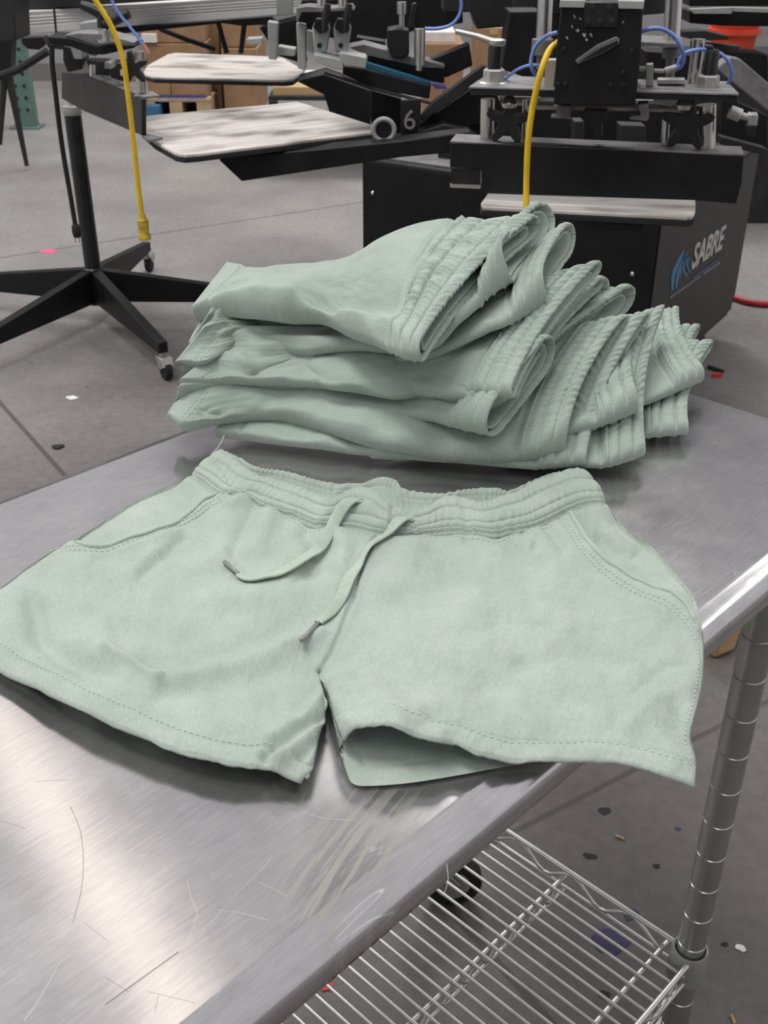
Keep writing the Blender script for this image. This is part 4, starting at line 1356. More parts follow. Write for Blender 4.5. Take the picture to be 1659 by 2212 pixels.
def text_mesh(name, body, origin, xdir, ydir, size, mat, parent, shear=0., depth=.0015, bold=.0):
    cu = bpy.data.curves.new(name, 'FONT'); cu.body = body; cu.size = 1; cu.extrude = depth / size; cu.offset = bold; cu.shear = shear
    to = bpy.data.objects.new(name, cu); COL.objects.link(to)
    dg = bpy.context.evaluated_depsgraph_get()
    me = bpy.data.meshes.new_from_object(to.evaluated_get(dg))
    bpy.data.objects.remove(to)
    zdir = np.cross(xdir, ydir)
    M_ = np.column_stack([xdir, ydir, zdir]) * size
    co = np.empty(len(me.vertices) * 3); me.vertices.foreach_get('co', co)
    co = co.reshape(-1, 3) @ M_.T + origin - wloc(parent)
    me.vertices.foreach_set('co', co.ravel()); me.update()
    o = bpy.data.objects.new(name, me); COL.objects.link(o); me.materials.clear(); me.materials.append(MATS[mat]); o.parent = parent
    return o


a_, b_ = side_pt(1492, 582), side_pt(1564, 532)
wd_ = np.linalg.norm(b_ - a_)
xd = (b_ - a_) / wd_
text_mesh('lettering', 'SABRE', a_, xd, np.array([0, 0, 1.]), wd_ / 3.05, 'letter_silver', press, .18, bold=.02)
bd = MB()
for path, wq in (([(1452, 628), (1456, 590), (1468, 562), (1478, 541)], 7), ([(1460, 622), (1466, 590), (1474, 570), (1482, 548)], 5), ([(1484, 596), (1476, 580), (1478, 560), (1486, 545)], 5), ([(1490, 590), (1484, 570), (1488, 556), (1492, 560)], 3.5), ([(1466, 600), (1474, 585), (1482, 600)], 3)):
    q = smooth_path(path, 6); n_ = len(q)
    w_ = wq * np.sin(np.linspace(.35, 3.0, n_)) * .6 + .6
    L_ = [(x - ww, y) for (x, y), ww in zip(q, w_)] + [(x + ww, y) for (x, y), ww in zip(q[::-1], w_[::-1])]
    for i in range(n_ - 1):
        bd.prism([side_pt(*L_[i]), side_pt(*L_[i + 1]), side_pt(*L_[2 * n_ - 2 - i]), side_pt(*L_[2 * n_ - 1 - i])], EF * .002)
bd.build('badge_swoosh', 'logo_blue', press)
sw = MB()
sw.prism([side_pt(*p) for p in ((1492, 600), (1550, 558), (1556, 548), (1550, 566), (1500, 604))], EF * .0015)
sw.build('badge_underline', 'logo_dark_blue', press)  # dark blue sliver of the badge below the lettering
sl = MB()
rng = random.Random(4)
x = 1448.
while x < 1552:
    w_ = rng.uniform(2, 5)
    if not 1512 < x < 1519:
        y = 646 - (x - 1447) * .71
        sl.prism([side_pt(x, y), side_pt(x + w_, y - w_ * .71), side_pt(x + w_, y - w_ * .71 - 5), side_pt(x, y - 5)], EF * .0012)
    x += w_ + 1.3
sl.build('strapline', 'letter_grey', press)

# turret and arms
ctr = C0 + EF * CW * .45 + DS * CDEP * .45
tz = CHT
MB().lathe(ctr, [(.16, tz), (.16, tz + .06), (.30, tz + .07), (.30, tz + .13), (.12, tz + .14), (.12, tz + .42), (.26, tz + .43), (.26, tz + .50)], 36).build('turret', 'black_paint', press, .003)
arm = MB()
yprism(arm, [(473, 346), (498, 338), (690, 322), (870, 304), (1015, 285), (1035, 300), (1030, 325), (865, 340), (522, 392)], 2.75, .07)
arm.build('platen_arm', 'black_paint', press, .003)
at_ = MB()
yprism(at_, [(690, 326), (746, 308), (847, 302), (960, 268), (1010, 280), (1000, 303), (850, 320), (740, 330)], 2.90, .06)
at_.build('arm_cover', 'charcoal_paint', press, .003)
def ypart(parts, name, mat, parent, bevel):
    for pts, Y, dep in parts:
        q = MB(); yprism(q, pts, Y, dep); q.build(name, mat, parent, bevel)


ypart([([(922, 132), (1014, 94), (1021, 142), (963, 168)], 3.05, .05), ([(913, 262), (1046, 172), (1040, 266), (896, 305), (867, 298)], 2.95, .08),
       ([(800, 194), (867, 214), (868, 302), (806, 300), (800, 250)], 3.15, .1)], 'arm_bracket', 'black_paint', press, .003)
ypart([([(935, 221), (1045, 140), (1062, 158), (913, 262), (906, 254)], 2.9, .03), ([(1560, 296), (1659, 322), (1659, 338), (1556, 312)], 3.0, .05)], 'arm_edge', 'charcoal_paint', press, .002)
nb_ = MB()
yprism(nb_, [(866, 217), (910, 214), (909, 262), (897, 306), (866, 299)], 2.88, .012)
npl = nb_.build('number_plate', 'black_gloss', press, .001)
p6 = aty(870, 279, 2.873); p6b = aty(900, 279, 2.873)
text_mesh('numeral', '6', p6, np.array([1., 0, 0]), np.array([0, 0, 1.]), .068, 'letter_grey', npl)
rg = MB()
c6 = aty(829, 281, 2.80)
rg.tube([c6 + V3((.026 * math.cos(t), 0, .026 * math.sin(t))) for t in np.linspace(0, 2 * math.pi, 33)], .006, 8, cap=False)
rg.build('roller_ring', 'cast_grey', press)
MB().lathe(c6 + V3((0, .01, 0)), [(.021, 0), (.021, .03)], 24, axis=(0, 1, 0)).build('roller', 'brown_steel', press)
ypart([([(660, 300), (735, 285), (790, 292), (790, 318), (690, 330)], 3.0, .08), ([(640, 175), (700, 160), (800, 196), (800, 300), (720, 270), (700, 205)], 3.6, .15)], 'arm_housing', 'black_paint', press, .003)
og = MB(); yprism(og, [(622, 308), (690, 300), (690, 312), (628, 318)], 2.82, .03); og.build('spacer_block', 'orange_part', press, .002)
for pts, Y in (([(960, 210), (1062, 180), (1085, 230), (1085, 330), (1000, 322)], 3.0), ([(1090, 225), (1440, 235), (1500, 250), (1500, 318), (1090, 305)], 2.75), ([(1395, 110), (1500, 120), (1500, 190), (1395, 185)], 2.95), ([(1560, 205), (1659, 250), (1659, 330), (1560, 300)], 3.3),
               ([(1540, 108), (1659, 118), (1659, 185), (1600, 130)], 3.5), ([(1100, 25), (1170, 25), (1170, 180), (1085, 150)], 2.95), ([(640, 0), (1000, -8), (1000, 50), (900, 65), (780, 100), (640, 60)], 3.9), ([(560, 60), (640, 40), (660, 140), (600, 120)], 3.7)):
    ypart([(pts, Y, .12)], 'frame_member', 'black_paint', press, .003)
for pts, Y in (([(1340, 270), (1395, 272), (1395, 318), (1340, 316)], 2.6), ([(1240, 262), (1262, 262), (1262, 312), (1240, 312)], 2.6)):
    ypart([(pts, Y, .05)], 'guide_block', 'charcoal_paint', press, .002)


def platen(px, label, uvdir, zt=.85):
    top = at(np.array([p[0] for p in px]), np.array([p[1] for p in px]), zt)
    c = top.mean(0)
    r = thing('platen', c - V3((0, 0, .034)), label, 'platen', 'print platens')
    mb = MB().prism([p for p in top], (0, 0, -.008))
    o = mb.build('board', 'platen_face', r, .002, label='pale scuffed aluminium board')
    me = o.data; l = me.uv_layers.new(name='uv')
    u = V3((math.cos(uvdir), math.sin(uvdir), 0)); v = V3((-math.sin(uvdir), math.cos(uvdir), 0))
    for lp in me.loops:
        p = np.array(me.vertices[lp.vertex_index].co)
        l.data[lp.index].uv = (p @ u + c[0], p @ v + c[1])
    sm = [c + (p - c) * 1.004 - V3((0, 0, .009)) for p in top]
    MB().prism(sm, (0, 0, -.010)).build('rubber_backing', 'rubber', r, .001)
    d = (top.max(0) - top.min(0))
    MB().box(c - V3((0, 0, .027)), (.16, .20, .015), uvdir).build('bracket', 'black_paint', r, .002)
    return r


platen([(308, 256), (313, 250), (600, 224), (640, 219), (662, 225), (818, 274), (822, 279), (815, 284), (425, 332), (400, 334), (380, 331), (335, 306), (310, 284)], 'scuffed pale platen with dark smudges, nearest on the left side', math.radians(38))
platen([(310, 154), (318, 141), (362, 117), (378, 114), (590, 122), (612, 125), (652, 148), (655, 155), (632, 171), (614, 173), (332, 166), (313, 161)], 'pale platen with clipped corners behind the smudged one', math.radians(-12))
platen([(1042, 446), (1039, 438), (1060, 408), (1092, 372), (1500, 392), (1503, 445), (1502, 458), (1496, 466), (1484, 468)], 'pale platen end sticking out below the black print head', math.radians(-8))
pb = MB(); hprism(pb, [(1175, 462), (1325, 470), (1325, 492), (1300, 500), (1200, 495), (1175, 488)], .16, .3)
pb.build('platen_arm', 'black_gloss', press, .003)
for a in ((1215, 478), (1262, 482), (1312, 484)):
    MB().lathe(hp([a], .155)[0], [(.008, 0), (.008, .01), (.005, .014)], 12, axis=-NH).build('bolt', 'chrome', press)

# print head facing the camera
hd_root = thing('print_head', hp([(1290, 440)], .05)[0], 'print head facing the camera, tall black end box over a long black rail', 'print head', 'print heads')
m = MB(); hprism(m, [(972, 309), (1145, 309), (1530, 332), (1607, 338), (1602, 395), (1590, 440), (1500, 433), (1040, 418), (1040, 366), (972, 362)], 0, .012); m.build('front_rail', 'black_paint', hd_root, .0015)
fz = hp([(972, 309), (1607, 338)], 0)
m = MB(); m.prism([fz[0], fz[1], fz[1] + NH * .075, fz[0] + NH * .075], (0, 0, .004)); m.build('rail_flange', 'dusty_steel', hd_root, .001)
m = MB(); hprism(m, [(974, 364), (1038, 366), (1038, 398), (974, 396)], .004, .02); m.build('stop_block', 'black_gloss', hd_root)
m = MB(); hprism(m, [(972, 398), (1037, 400), (1037, 408), (972, 405)], 0, .01); m.build('stop_strip', 'zinc', hd_root)
pz = hp([(1012, 192), (1596, 207)], -.02)
m = MB(); m.prism([pz[0], pz[1], pz[1] + NH * .15 - V3((.012, 0, 0)), pz[0] + NH * .15 + V3((.012, 0, 0))], (0, 0, .004)); m.build('clamp_plate', 'dusty_top', hd_root, .001)
m = MB(); hprism(m, [(1014, 193), (1594, 208), (1592, 222), (1570, 224), (1570, 219), (1040, 206), (1016, 206)], -.018, .10); m.build('plate_edge', 'black_gloss', hd_root, .001)
for a, b, wp in (((1054, 213), (1052, 300), 30), ((1526, 226), (1524, 322), 40)):
    m = MB(); hcyl(m, a, b, wp, .045, 28); m.build('post', 'chrome', hd_root)
for a, b, wp in (((1137, 215), (1134, 302), 15), ((1440, 226), (1436, 312), 16)):
    m = MB(); hcyl(m, a, b, wp, .05, 20); m.build('guide_rod', 'chrome', hd_root)
for c, r_, rt in (((1098, 262), .046, .35), ((1484, 268), .052, 1.57)):
    star(hp([c], .02)[0], NH, r_, .02, 5, .42, rt).build('clamp_knob', 'black_gloss', hd_root, .002)
for c in ((1100, 222), (1478, 226)):
    m = MB(); m.lathe(hp([c], .01)[0], [(.004, -.012), (.014, -.008), (.016, 0), (.010, .010), (.004, .014)], 16); m.build('thumb_nut', 'chrome', hd_root)
m = MB(); hprism(m, [(1211, 14), (1389, 14), (1384, 110), (1372, 229), (1196, 226), (1203, 90)], -.075, .17); bx_ = m.build('end_box', 'black_paint', hd_root, .003)
m = MB(); hprism(m, [(1210, 0), (1264, 1), (1262, 17), (1208, 16)], -.082, .18); m.build('box_cap', 'bracket_white', bx_, .001)
m = MB(); hprism(m, [(1335, 1), (1392, 3), (1390, 20), (1336, 19)], -.082, .18); m.build('box_cap', 'bracket_white', bx_, .001)
m = MB(); hprism(m, [(1262, 5), (1336, 6), (1334, 60), (1262, 58)], -.080, .02); m.build('hinge_plate', 'black_gloss', bx_, .001)
for x, y in ((1271, 44), (1297, 45), (1322, 45), (1280, 15), (1318, 15)):
    MB().lathe(hp([(x, y)], -.081)[0], [(.0055, 0), (.0055, .002), (.003, .0025)], 12, axis=-NH).build('bolt', 'charcoal_paint', bx_)
for x, y in ((1219, 106), (1206, 181), (1366, 110), (1347, 157), (1320, 183), (1347, 183), (1222, 181)):
    MB().lathe(hp([(x, y)], -.077)[0], [(.0045, 0), (.0045, .0015), (.003, .002)], 10, axis=-NH).build('bolt', 'black_gloss', bx_)
m = MB(); hprism(m, [(1242, 131), (1290, 97), (1331, 79), (1338, 84), (1338, 94), (1300, 117), (1248, 139)], -.082, .008); m.build('lever_plate', 'dusty_steel', bx_, .001)
m = MB(); hprism(m, [(1250, 134), (1296, 104), (1332, 87), (1336, 93), (1300, 114)], -.0845, .004); m.build('lever_face', 'black_gloss', bx_, .0005)
ch = MB()
rng = random.Random(7)
for x, y, w_, h_, a in ((1241, 36, 3, 9, .3), (1254, 41, 3, 6, .5), (1236, 58, 3, 8, .2), (1248, 66, 7, 7, .6), (1225, 82, 4, 8, .5), (1262, 76, 8, 9, 0), (1277, 76, 4, 10, .4), (1267, 86, 6, 6, .2), (1346, 48, 2, 8, -.6)):
    cs, sn = math.cos(a), math.sin(a)
    ch.prism(hp([(x + u * cs + v * sn, y - u * sn + v * cs) for u, v in ((-w_ / 2, -h_ / 2), (w_ / 2, -h_ / 3), (w_ / 3, h_ / 2), (-w_ / 3, h_ / 3))], -.0765), NH * .001)
ch.build('scuff_mark', 'bracket_white', bx_)
for c, px_ in (((1066, 178), 'l'), ((1528, 192), 'r')):
    b = hp([c], .05)[0]
    m = MB(); m.lathe(b, [(.034, -.004), (.034, .001), (.030, .003), (.020, .0035)], 28); m.build('washer', 'chrome', hd_root)
    m = MB(); m.lathe(b, [(.021, .003), (.021, .022), (.018, .025)], 6); m.build('hex_nut', 'zinc', hd_root, .001)
    m = MB(); m.lathe(b, [(.013, .024), (.013, .062), (.011, .068)], 20); m.build('threaded_stud', 'black_gloss', hd_root)
b = hp([(1066, 178)], .05)[0] + V3((.004, 0, .070))
m = MB(); q = aty(984, 67, b[1] + .02); m.tube([q, q * .5 + b * .5 + V3((0, 0, .002)), b], [.0042, .005, .007], 10); m.lathe(b, [(.014, -.004), (.016, 0), (.016, .006), (.010, .008)], 16); m.build('clamp_lever', 'zinc', hd_root)
m = MB(); hprism(m, [(1524, 98), (1540, 100), (1553, 120), (1550, 160), (1532, 160), (1534, 125)], .05, .03); m.build('clamp_wing', 'black_gloss', hd_root, .002)
m = MB(); hcyl(m, (1510, 84), (1497, 180), 26, .09); m.build('post', 'chrome', hd_root)
for a, b, wp in (((1180, -40), (1174, 84), 32), ((1458, -40), (1450, 94), 34)):
    m = MB(); hcyl(m, a, b, wp, .22, 28); m.build('air_cylinder', 'chrome', hd_root)
m = MB(); hcyl(m, (1172, 84), (1170, 118), 44, .20); hcyl(m, (1170, 118), (1168, 150), 20, .2); m.build('cylinder_base', 'dusty_steel', hd_root, .001)
m = MB(); hprism(m, [(1384, 90), (1476, 95), (1476, 103), (1384, 99)], .16, .12); hcyl(m, (1450, 104), (1448, 125), 34, .22); hcyl(m, (1448, 122), (1447, 175), 18, .22); m.build('cylinder_base', 'dusty_steel', hd_root, .001)
m = MB(); hprism(m, [(1180, 130), (1202, 130), (1196, 192), (1174, 192)], .0, .03); m.build('side_block', 'beige_bar', hd_root, .001)
m = MB(); hprism(m, [(1396, 140), (1411, 139), (1411, 186), (1395, 186)], .03, .025); hcyl(m, (1380, 150), (1398, 150), 12, .04); hcyl(m, (1412, 153), (1436, 154), 9, .04); hcyl(m, (1436, 154), (1462, 146), 14, .04); m.build('fitting', 'bracket_white', hd_root, .001)
m = MB(); hprism(m, [(1420, 172), (1480, 172), (1480, 182), (1420, 182)], .05, .03); m.build('bearing', 'zinc', hd_root, .001)
m = MB(); hprism(m, [(1158, 228), (1198, 228), (1375, 232), (1500, 238), (1500, 246), (1375, 240), (1158, 237)], .02, .05); m.build('cross_bar', 'beige_bar', hd_root, .001)
m = MB(); hprism(m, [(1196, 228), (1234, 229), (1232, 250), (1238, 254), (1234, 258), (1190, 255), (1190, 250), (1206, 248)], -.03, .05); m.build('clip_bracket', 'dusty_steel', hd_root, .001)
m = MB(); hprism(m, [(1378, 228), (1400, 226), (1402, 256), (1396, 262), (1360, 258), (1360, 252), (1384, 250)], -.03, .05); m.build('clip_bracket', 'dusty_steel', hd_root, .001)
m = MB(); hprism(m, [(1262, 236), (1312, 238), (1308, 262), (1300, 268), (1300, 300), (1282, 300), (1282, 268), (1268, 260)], .0, .05); m.build('float_foot', 'black_gloss', hd_root, .002)
m = MB(); hcyl(m, (1575, 240), (1600, 250), 26, .03); hcyl(m, (1596, 248), (1624, 256), 14, .03); hprism(m, [(1617, 247), (1638, 248), (1636, 272), (1617, 271)], .02, .03); m.build('side_knob', 'zinc', hd_root, .001)
m = MB(); hprism(m, [(1614, 271), (1632, 272), (1630, 296), (1613, 294)], .02, .03); m.build('side_knob_base', 'black_gloss', hd_root, .001)


def htube(pts, r, off, mat, name, parent):
    P = []
    for x, y, o_ in pts: P.append(hp([(x, y)], off + o_)[0])
    return MB().tube(smooth_path(P, 8), r, 10).build(name, mat, parent)


htube([(1204, 70, 0), (1180, 78, .0), (1158, 98, .0), (1148, 125, .0), (1149, 148, 0), (1163, 165, .02), (1172, 160, .04)], .0036, -.02, 'blue_tube', 'air_tube', hd_root)
htube([(1384, 68, 0), (1408, 62, .0), (1432, 63, .0), (1456, 78, .0), (1472, 102, .0), (1477, 126, .01), (1472, 142, .02), (1462, 148, .03)], .0038, .0, 'blue_tube', 'air_tube', hd_root)
htube([(1462, 146, 0), (1468, 128, .0), (1482, 114, .0), (1514, 107, .0), (1548, 112, .0), (1570, 128, .0), (1580, 152, .01), (1578, 170, .02), (1568, 186, .03)], .0034, .07, 'blue_tube', 'air_tube', hd_root)
htube([(1090, 172, 0), (1112, 154, .0), (1136, 143, .0), (1158, 141, .0), (1172, 146, .01)], .003, .06, 'blue_tube', 'air_tube', hd_root)

# print head on the left: aluminium beam, oblique channel, clamps
lroot = thing('print_head', V3((-.8, 3.2, .80)), 'print head on the left with a grooved aluminium beam', 'print head', 'print heads')
PN, PFR = aty(306, 293, 2.75), aty(135, 213, 3.74)
tl = (PFR - PN) * (1, 1, 0); tl /= np.linalg.norm(tl); NL = np.array([tl[1], -tl[0], 0]); NL *= np.sign(NL @ PN)
lp_ = lambda pts, off=0.: [onp(x, y, PN + NL * off, NL) for x, y in pts]
m = MB(); m.prism(lp_([(133, 156), (181, 160), (274, 197), (306, 214), (306, 293), (181, 240), (133, 213)]), NL * .012); m.build('side_channel', 'brown_steel', lroot, .002)
m = MB(); m.prism(lp_([(181, 158), (274, 196), (300, 210), (300, 214), (181, 161)], .002), NL * .035); m.build('channel_top', 'dusty_steel', lroot, .001)
fl = at(np.array([306, 306, 352, 322]), np.array([293, 286, 296, 303]), .866)
m = MB(); m.prism(list(fl), (0, 0, -.006)); m.build('end_flange', 'dusty_steel', lroot, .001)
fl = at(np.array([288, 345, 330, 300]), np.array([207, 206, 197, 198]), .955)
m = MB(); m.prism(list(fl), (0, 0, -.004)); m.build('end_plate', 'dusty_top', lroot, .001)
m = MB(); ycyl(m, (303, 164), (306, 200), 20, 2.80); m.build('post', 'chrome', lroot)
m = MB(); ycyl(m, (293, 110), (294, 126), 36, 2.84); m.build('post', 'chrome', lroot)
star(aty(287, 147, 2.72), (0, 1, 0), .040, .018, 5, .4, .2).build('clamp_knob', 'black_gloss', lroot, .002)
m = MB(); yprism(m, [(140, 76), (172, 72), (225, 74), (290, 92), (287, 97), (208, 98)], 3.0, .1); m.build('clamp_plate', 'dusty_top', lroot, .001)
m = MB(); yprism(m, [(150, 82), (208, 99), (290, 97), (290, 104), (262, 110), (225, 118), (196, 118), (150, 100), (110, 95), (100, 80)], 2.99, .12); m.build('plate_edge', 'black_paint', lroot, .002)
m = MB(); c = aty(234, 88, 2.97); m.lathe(c, [(.030, -.002), (.030, .003), (.017, .004), (.017, .016), (.022, .017), (.022, .026), (.008, .028), (.008, .07)], 24); m.build('washer', 'chrome', lroot)
m = MB(); m.tube(yp([(175, 10), (200, 20), (224, 33)], 2.93), [.010, .013, .014], 10); m.tube(yp([(222, 28), (224, 60)], 2.93), .016, 12); m.tube(yp([(226, 54), (255, 40), (279, 30)], 2.92), [.013, .013, .011], 10); m.build('clamp_lever', 'black_gloss', lroot)
m = MB(); yprism(m, [(171, 50), (220, 44), (222, 76), (174, 80)], 3.1, .06); m.build('slide_block', 'cast_grey', lroot, .002)
for pts, Y, mt, nm in (([(44, 82), (92, 80), (98, 96), (84, 108), (60, 106), (48, 96)], 3.5, 'black_gloss', 'valve'), ([(136, 100), (170, 104), (184, 130), (176, 150), (146, 156), (136, 130)], 3.3, 'black_gloss', 'valve'), ([(150, 96), (176, 104), (178, 128), (160, 128)], 3.25, 'cast_grey', 'valve_body'),
                       ([(186, 130), (230, 132), (236, 165), (196, 158)], 3.3, 'charcoal_paint', 'slide_bracket'), ([(228, 136), (272, 132), (272, 178), (240, 168)], 3.25, 'brown_steel', 'slide_bracket'), ([(192, 100), (212, 108), (206, 122), (190, 118)], 3.2, 'dusty_steel', 'stop_block'), ([(226, 134), (240, 136), (240, 150), (226, 148)], 3.15, 'zinc', 'stop_block'),
                       ([(100, 92), (136, 92), (140, 108), (104, 104)], 3.4, 'brown_steel', 'valve_body')):
    m = MB(); yprism(m, pts, Y, .06); m.build(nm, mt, lroot, .002)
for c, h_ in (((200, 152), 24), ((266, 150), 26)):
    m = MB(); ycyl(m, (c[0], c[1] - h_ / 2), (c[0], c[1] + h_ / 2), 12, 3.1); m.build('spring_stud', 'chrome', lroot)
beam = MB()
bt0, bt1, bb0, bb1 = aty(26, 26, 3.35), aty(655, -14, 3.75), aty(34, 76, 3.35), aty(640, 29, 3.75)
beam.prism([bt0, bt1, bb1, bb0], (0, .12, 0))
for f0, f1 in ((.0, .10), (.22, .29), (.36, .43), (.50, .57), (.64, .98)):
    beam.prism([bt0 + (bb0 - bt0) * f0, bt1 + (bb1 - bt1) * f0, bt1 + (bb1 - bt1) * f1, bt0 + (bb0 - bt0) * f1], (0, -.006, 0))
bo = beam.build('beam', 'aluminium', lroot, .001, label='silver grooved aluminium beam')
m = MB(); m.prism([aty(114, 17, 3.335), aty(117, 17, 3.335), aty(122, 72, 3.335), aty(119, 72, 3.335)], (0, .01, 0)); m.build('beam_joint', 'charcoal_paint', bo)
m = MB(); yprism(m, [(597, -14), (634, -16), (632, 32), (597, 34)], 3.62, .02); m.build('beam_clamp', 'cast_grey', bo, .002)
m = MB(); yprism(m, [(-20, -30), (28, -30), (34, 88), (-20, 90)], 3.15, .14); m.build('beam_end_cap', 'charcoal_paint', lroot, .003)
m = MB(); yprism(m, [(26, -60), (660, -80), (655, -14), (350, 2), (114, 17), (26, 25)], 3.4, .1); m.build('beam_cover', 'charcoal_paint', lroot, .002)
m = MB(); yprism(m, [(240, 62), (585, 36), (600, 52), (520, 56), (480, 50), (330, 66), (240, 75)], 3.5, .04); m.build('beam_rail', 'black_paint', lroot, .001)
for a, b in (((472, 50), (490, 115)), ((528, 50), (520, 115)), ((345, 62), (465, 106))):
    m = MB(); m.tube(yp([a, ((a[0] + b[0]) / 2, (a[1] + b[1]) / 2 + 2), b], 3.7), .008, 8); m.build('hose', 'rubber', lroot)
m = MB(); m.tube(smooth_path(yp([(236, -12), (252, 22), (275, 52), (296, 78), (309, 98)], 2.9), 8), .0036, 10); tb_ = m.build('air_tube', 'blue_tube', lroot)
m = MB(); m.tube(yp([(309, 97), (316, 108), (320, 116)], 2.9), .006, 10); m.build('tube_tip', 'copper_tip', tb_)

# middle print head with its squeegee
mroot = thing('print_head', V3((.0, 3.2, .88)), 'print head in the middle carrying a blue squeegee blade', 'print head', 'print heads')
m = MB(); yprism(m, [(754, 103), (785, 96), (961, 142), (959, 148), (910, 146), (795, 120)], 3.0, .10); m.build('carriage_plate', 'dusty_steel', mroot, .001)
m = MB(); yprism(m, [(795, 121), (910, 147), (960, 149), (960, 180), (930, 176), (792, 134)], 3.02, .10); m.build('carriage_channel', 'black_gloss', mroot, .001)
m = MB(); yprism(m, [(790, 133), (930, 176), (932, 187), (790, 150)], 2.97, .02); m.build('squeegee_blade', 'squeegee_blue', mroot, .002)
m = MB(); yprism(m, [(740, 143), (790, 149), (931, 186), (927, 214), (800, 190), (740, 160)], 2.95, .05); m.build('squeegee_holder', 'black_paint', mroot, .003)
m = MB(); yprism(m, [(700, 154), (804, 189), (937, 224), (937, 228), (804, 195), (700, 160)], 2.93, .02); m.build('screen_edge', 'charcoal_paint', mroot, .001)
m = MB(); yprism(m, [(930, 178), (962, 186), (966, 192), (940, 192)], 2.94, .03); m.build('blade_tail', 'purple_film', mroot, .001)
for pts in ([(679, 117), (742, 130), (741, 152), (722, 150), (677, 131)], [(733, 113), (791, 125), (790, 148), (743, 141), (735, 130)]):
    m = MB(); yprism(m, pts, 2.85, .08); m.build('slide_bar', 'bracket_white', mroot, .002)
for x0 in (674, 720):
    m = MB(); yprism(m, [(x0, 62), (x0 + 6, 46), (x0 + 34, 48), (x0 + 38, 66), (x0 + 31, 114), (x0 + 4, 114)], 2.9, .06); co_ = m.build('clamp_casting', 'cast_grey', mroot, .004)
    MB().lathe(aty(x0 + 16, 98, 2.899), [(.006, 0), (.006, .002)], 12, axis=(0, -1, 0)).build('bolt', 'black_gloss', co_)
    m = MB(); yprism(m, [(x0 + 2, 60), (x0 + 8, 40), (x0 + 30, 42), (x0 + 36, 64), (x0 + 18, 74)], 2.885, .03); m.build('clamp_pad', 'black_paint', mroot, .002)
    m = MB(); m.tube(yp([(x0 + 34, 8), (x0 + 30, 36), (x0 + 26, 70)], 2.86), [.008, .011, .006], 10); m.build('clamp_lever', 'black_gloss', mroot)
    m = MB(); ycyl(m, (x0 + 20, -12), (x0 + 20, 20), 18, 2.98); m.build('post', 'chrome', mroot)
m = MB(); yprism(m, [(640, 18), (662, 14), (720, 18), (760, 14), (766, 22), (700, 26), (650, 26), (640, 50)], 2.95, .1); m.build('bridge_plate', 'dusty_steel', mroot, .001)
for pts in ([(578, 46), (600, 50), (597, 130), (580, 128)], [(640, 50), (660, 54), (660, 152), (643, 148)], [(662, 66), (676, 70), (676, 116), (662, 110)]):
    m = MB(); yprism(m, pts, 3.0, .04); m.build('hanger', 'cast_grey', mroot, .002)
for pts in ([(532, 84), (566, 82), (566, 96), (534, 96)], [(600, 100), (638, 106), (636, 122), (600, 118)]):
    m = MB(); yprism(m, pts, 3.05, .05); m.build('hanger_block', 'bracket_white', mroot, .002)
m = MB(); ycyl(m, (907, 62), (906, 140), 23, 2.97, 24); ycyl(m, (906, 140), (905, 152), 14, 2.97); m.build('air_cylinder', 'chrome', mroot)
m = MB(); yprism(m, [(836, 64), (858, 60), (884, 66), (884, 118), (866, 128), (846, 124), (836, 100)], 2.98, .07); m.build('valve', 'black_gloss', mroot, .004)
m = MB(); ycyl(m, (868, 4), (868, 30), 20, 3.02); ycyl(m, (868, 28), (868, 62), 12, 3.02); m.build('rod_end', 'chrome', mroot)
m = MB(); yprism(m, [(890, 8), (900, 6), (894, 58), (882, 62)], 2.97, .02); m.build('clamp_lever', 'black_gloss', mroot, .002)
m = MB(); m.tube(smooth_path(yp([(918, 62), (945, 62), (972, 55), (988, 40), (996, 18), (995, -10)], 2.95), 8), .0042, 10); m.build('air_tube', 'blue_tube', mroot)
m = MB(); yprism(m, [(958, -20), (1108, -20), (1110, 17), (1101, 57), (1030, 63), (1019, 26), (958, 28)], 3.1, .15); m.build('head_box', 'charcoal_paint', mroot, .004)
m = MB(); yprism(m, [(770, 80), (830, 90), (836, 112), (770, 100)], 3.1, .06); m.build('slide_block', 'black_paint', mroot, .002)

# print head at the right edge of view
rroot = thing('print_head', V3((1.0, 3.2, .9)), 'print head cut off at the right edge, pale grey diagonal bar', 'print head', 'print heads')
m = MB(); yprism(m, [(1546, 148), (1562, 136), (1580, 124), (1600, 128), (1700, 214), (1700, 280), (1655, 236)], 3.0, .05); m.build('diagonal_bar', 'dusty_top', rroot, .003)
ypart([([(1490, 24), (1720, 24), (1720, 58), (1560, 56), (1490, 50)], 3.5, .12), ([(1490, -30), (1720, -30), (1720, 14), (1490, 14)], 3.7, .1)], 'arm_cover', 'black_paint', rroot, .003)
m = MB(); yprism(m, [(1586, 16), (1720, 20), (1720, 30), (1586, 25)], 3.45, .03); yprism(m, [(1490, 20), (1586, 16), (1580, 30), (1500, 30)], 3.46, .03); m.build('edge_strip', 'bracket_white', rroot, .001)
ypart([([(1474, 68), (1520, 66), (1574, 78), (1576, 86), (1510, 88), (1474, 80)], 3.3, .06), ([(1500, 92), (1600, 100), (1590, 112), (1500, 112)], 3.32, .05)], 'plate', 'charcoal_paint', rroot, .002)

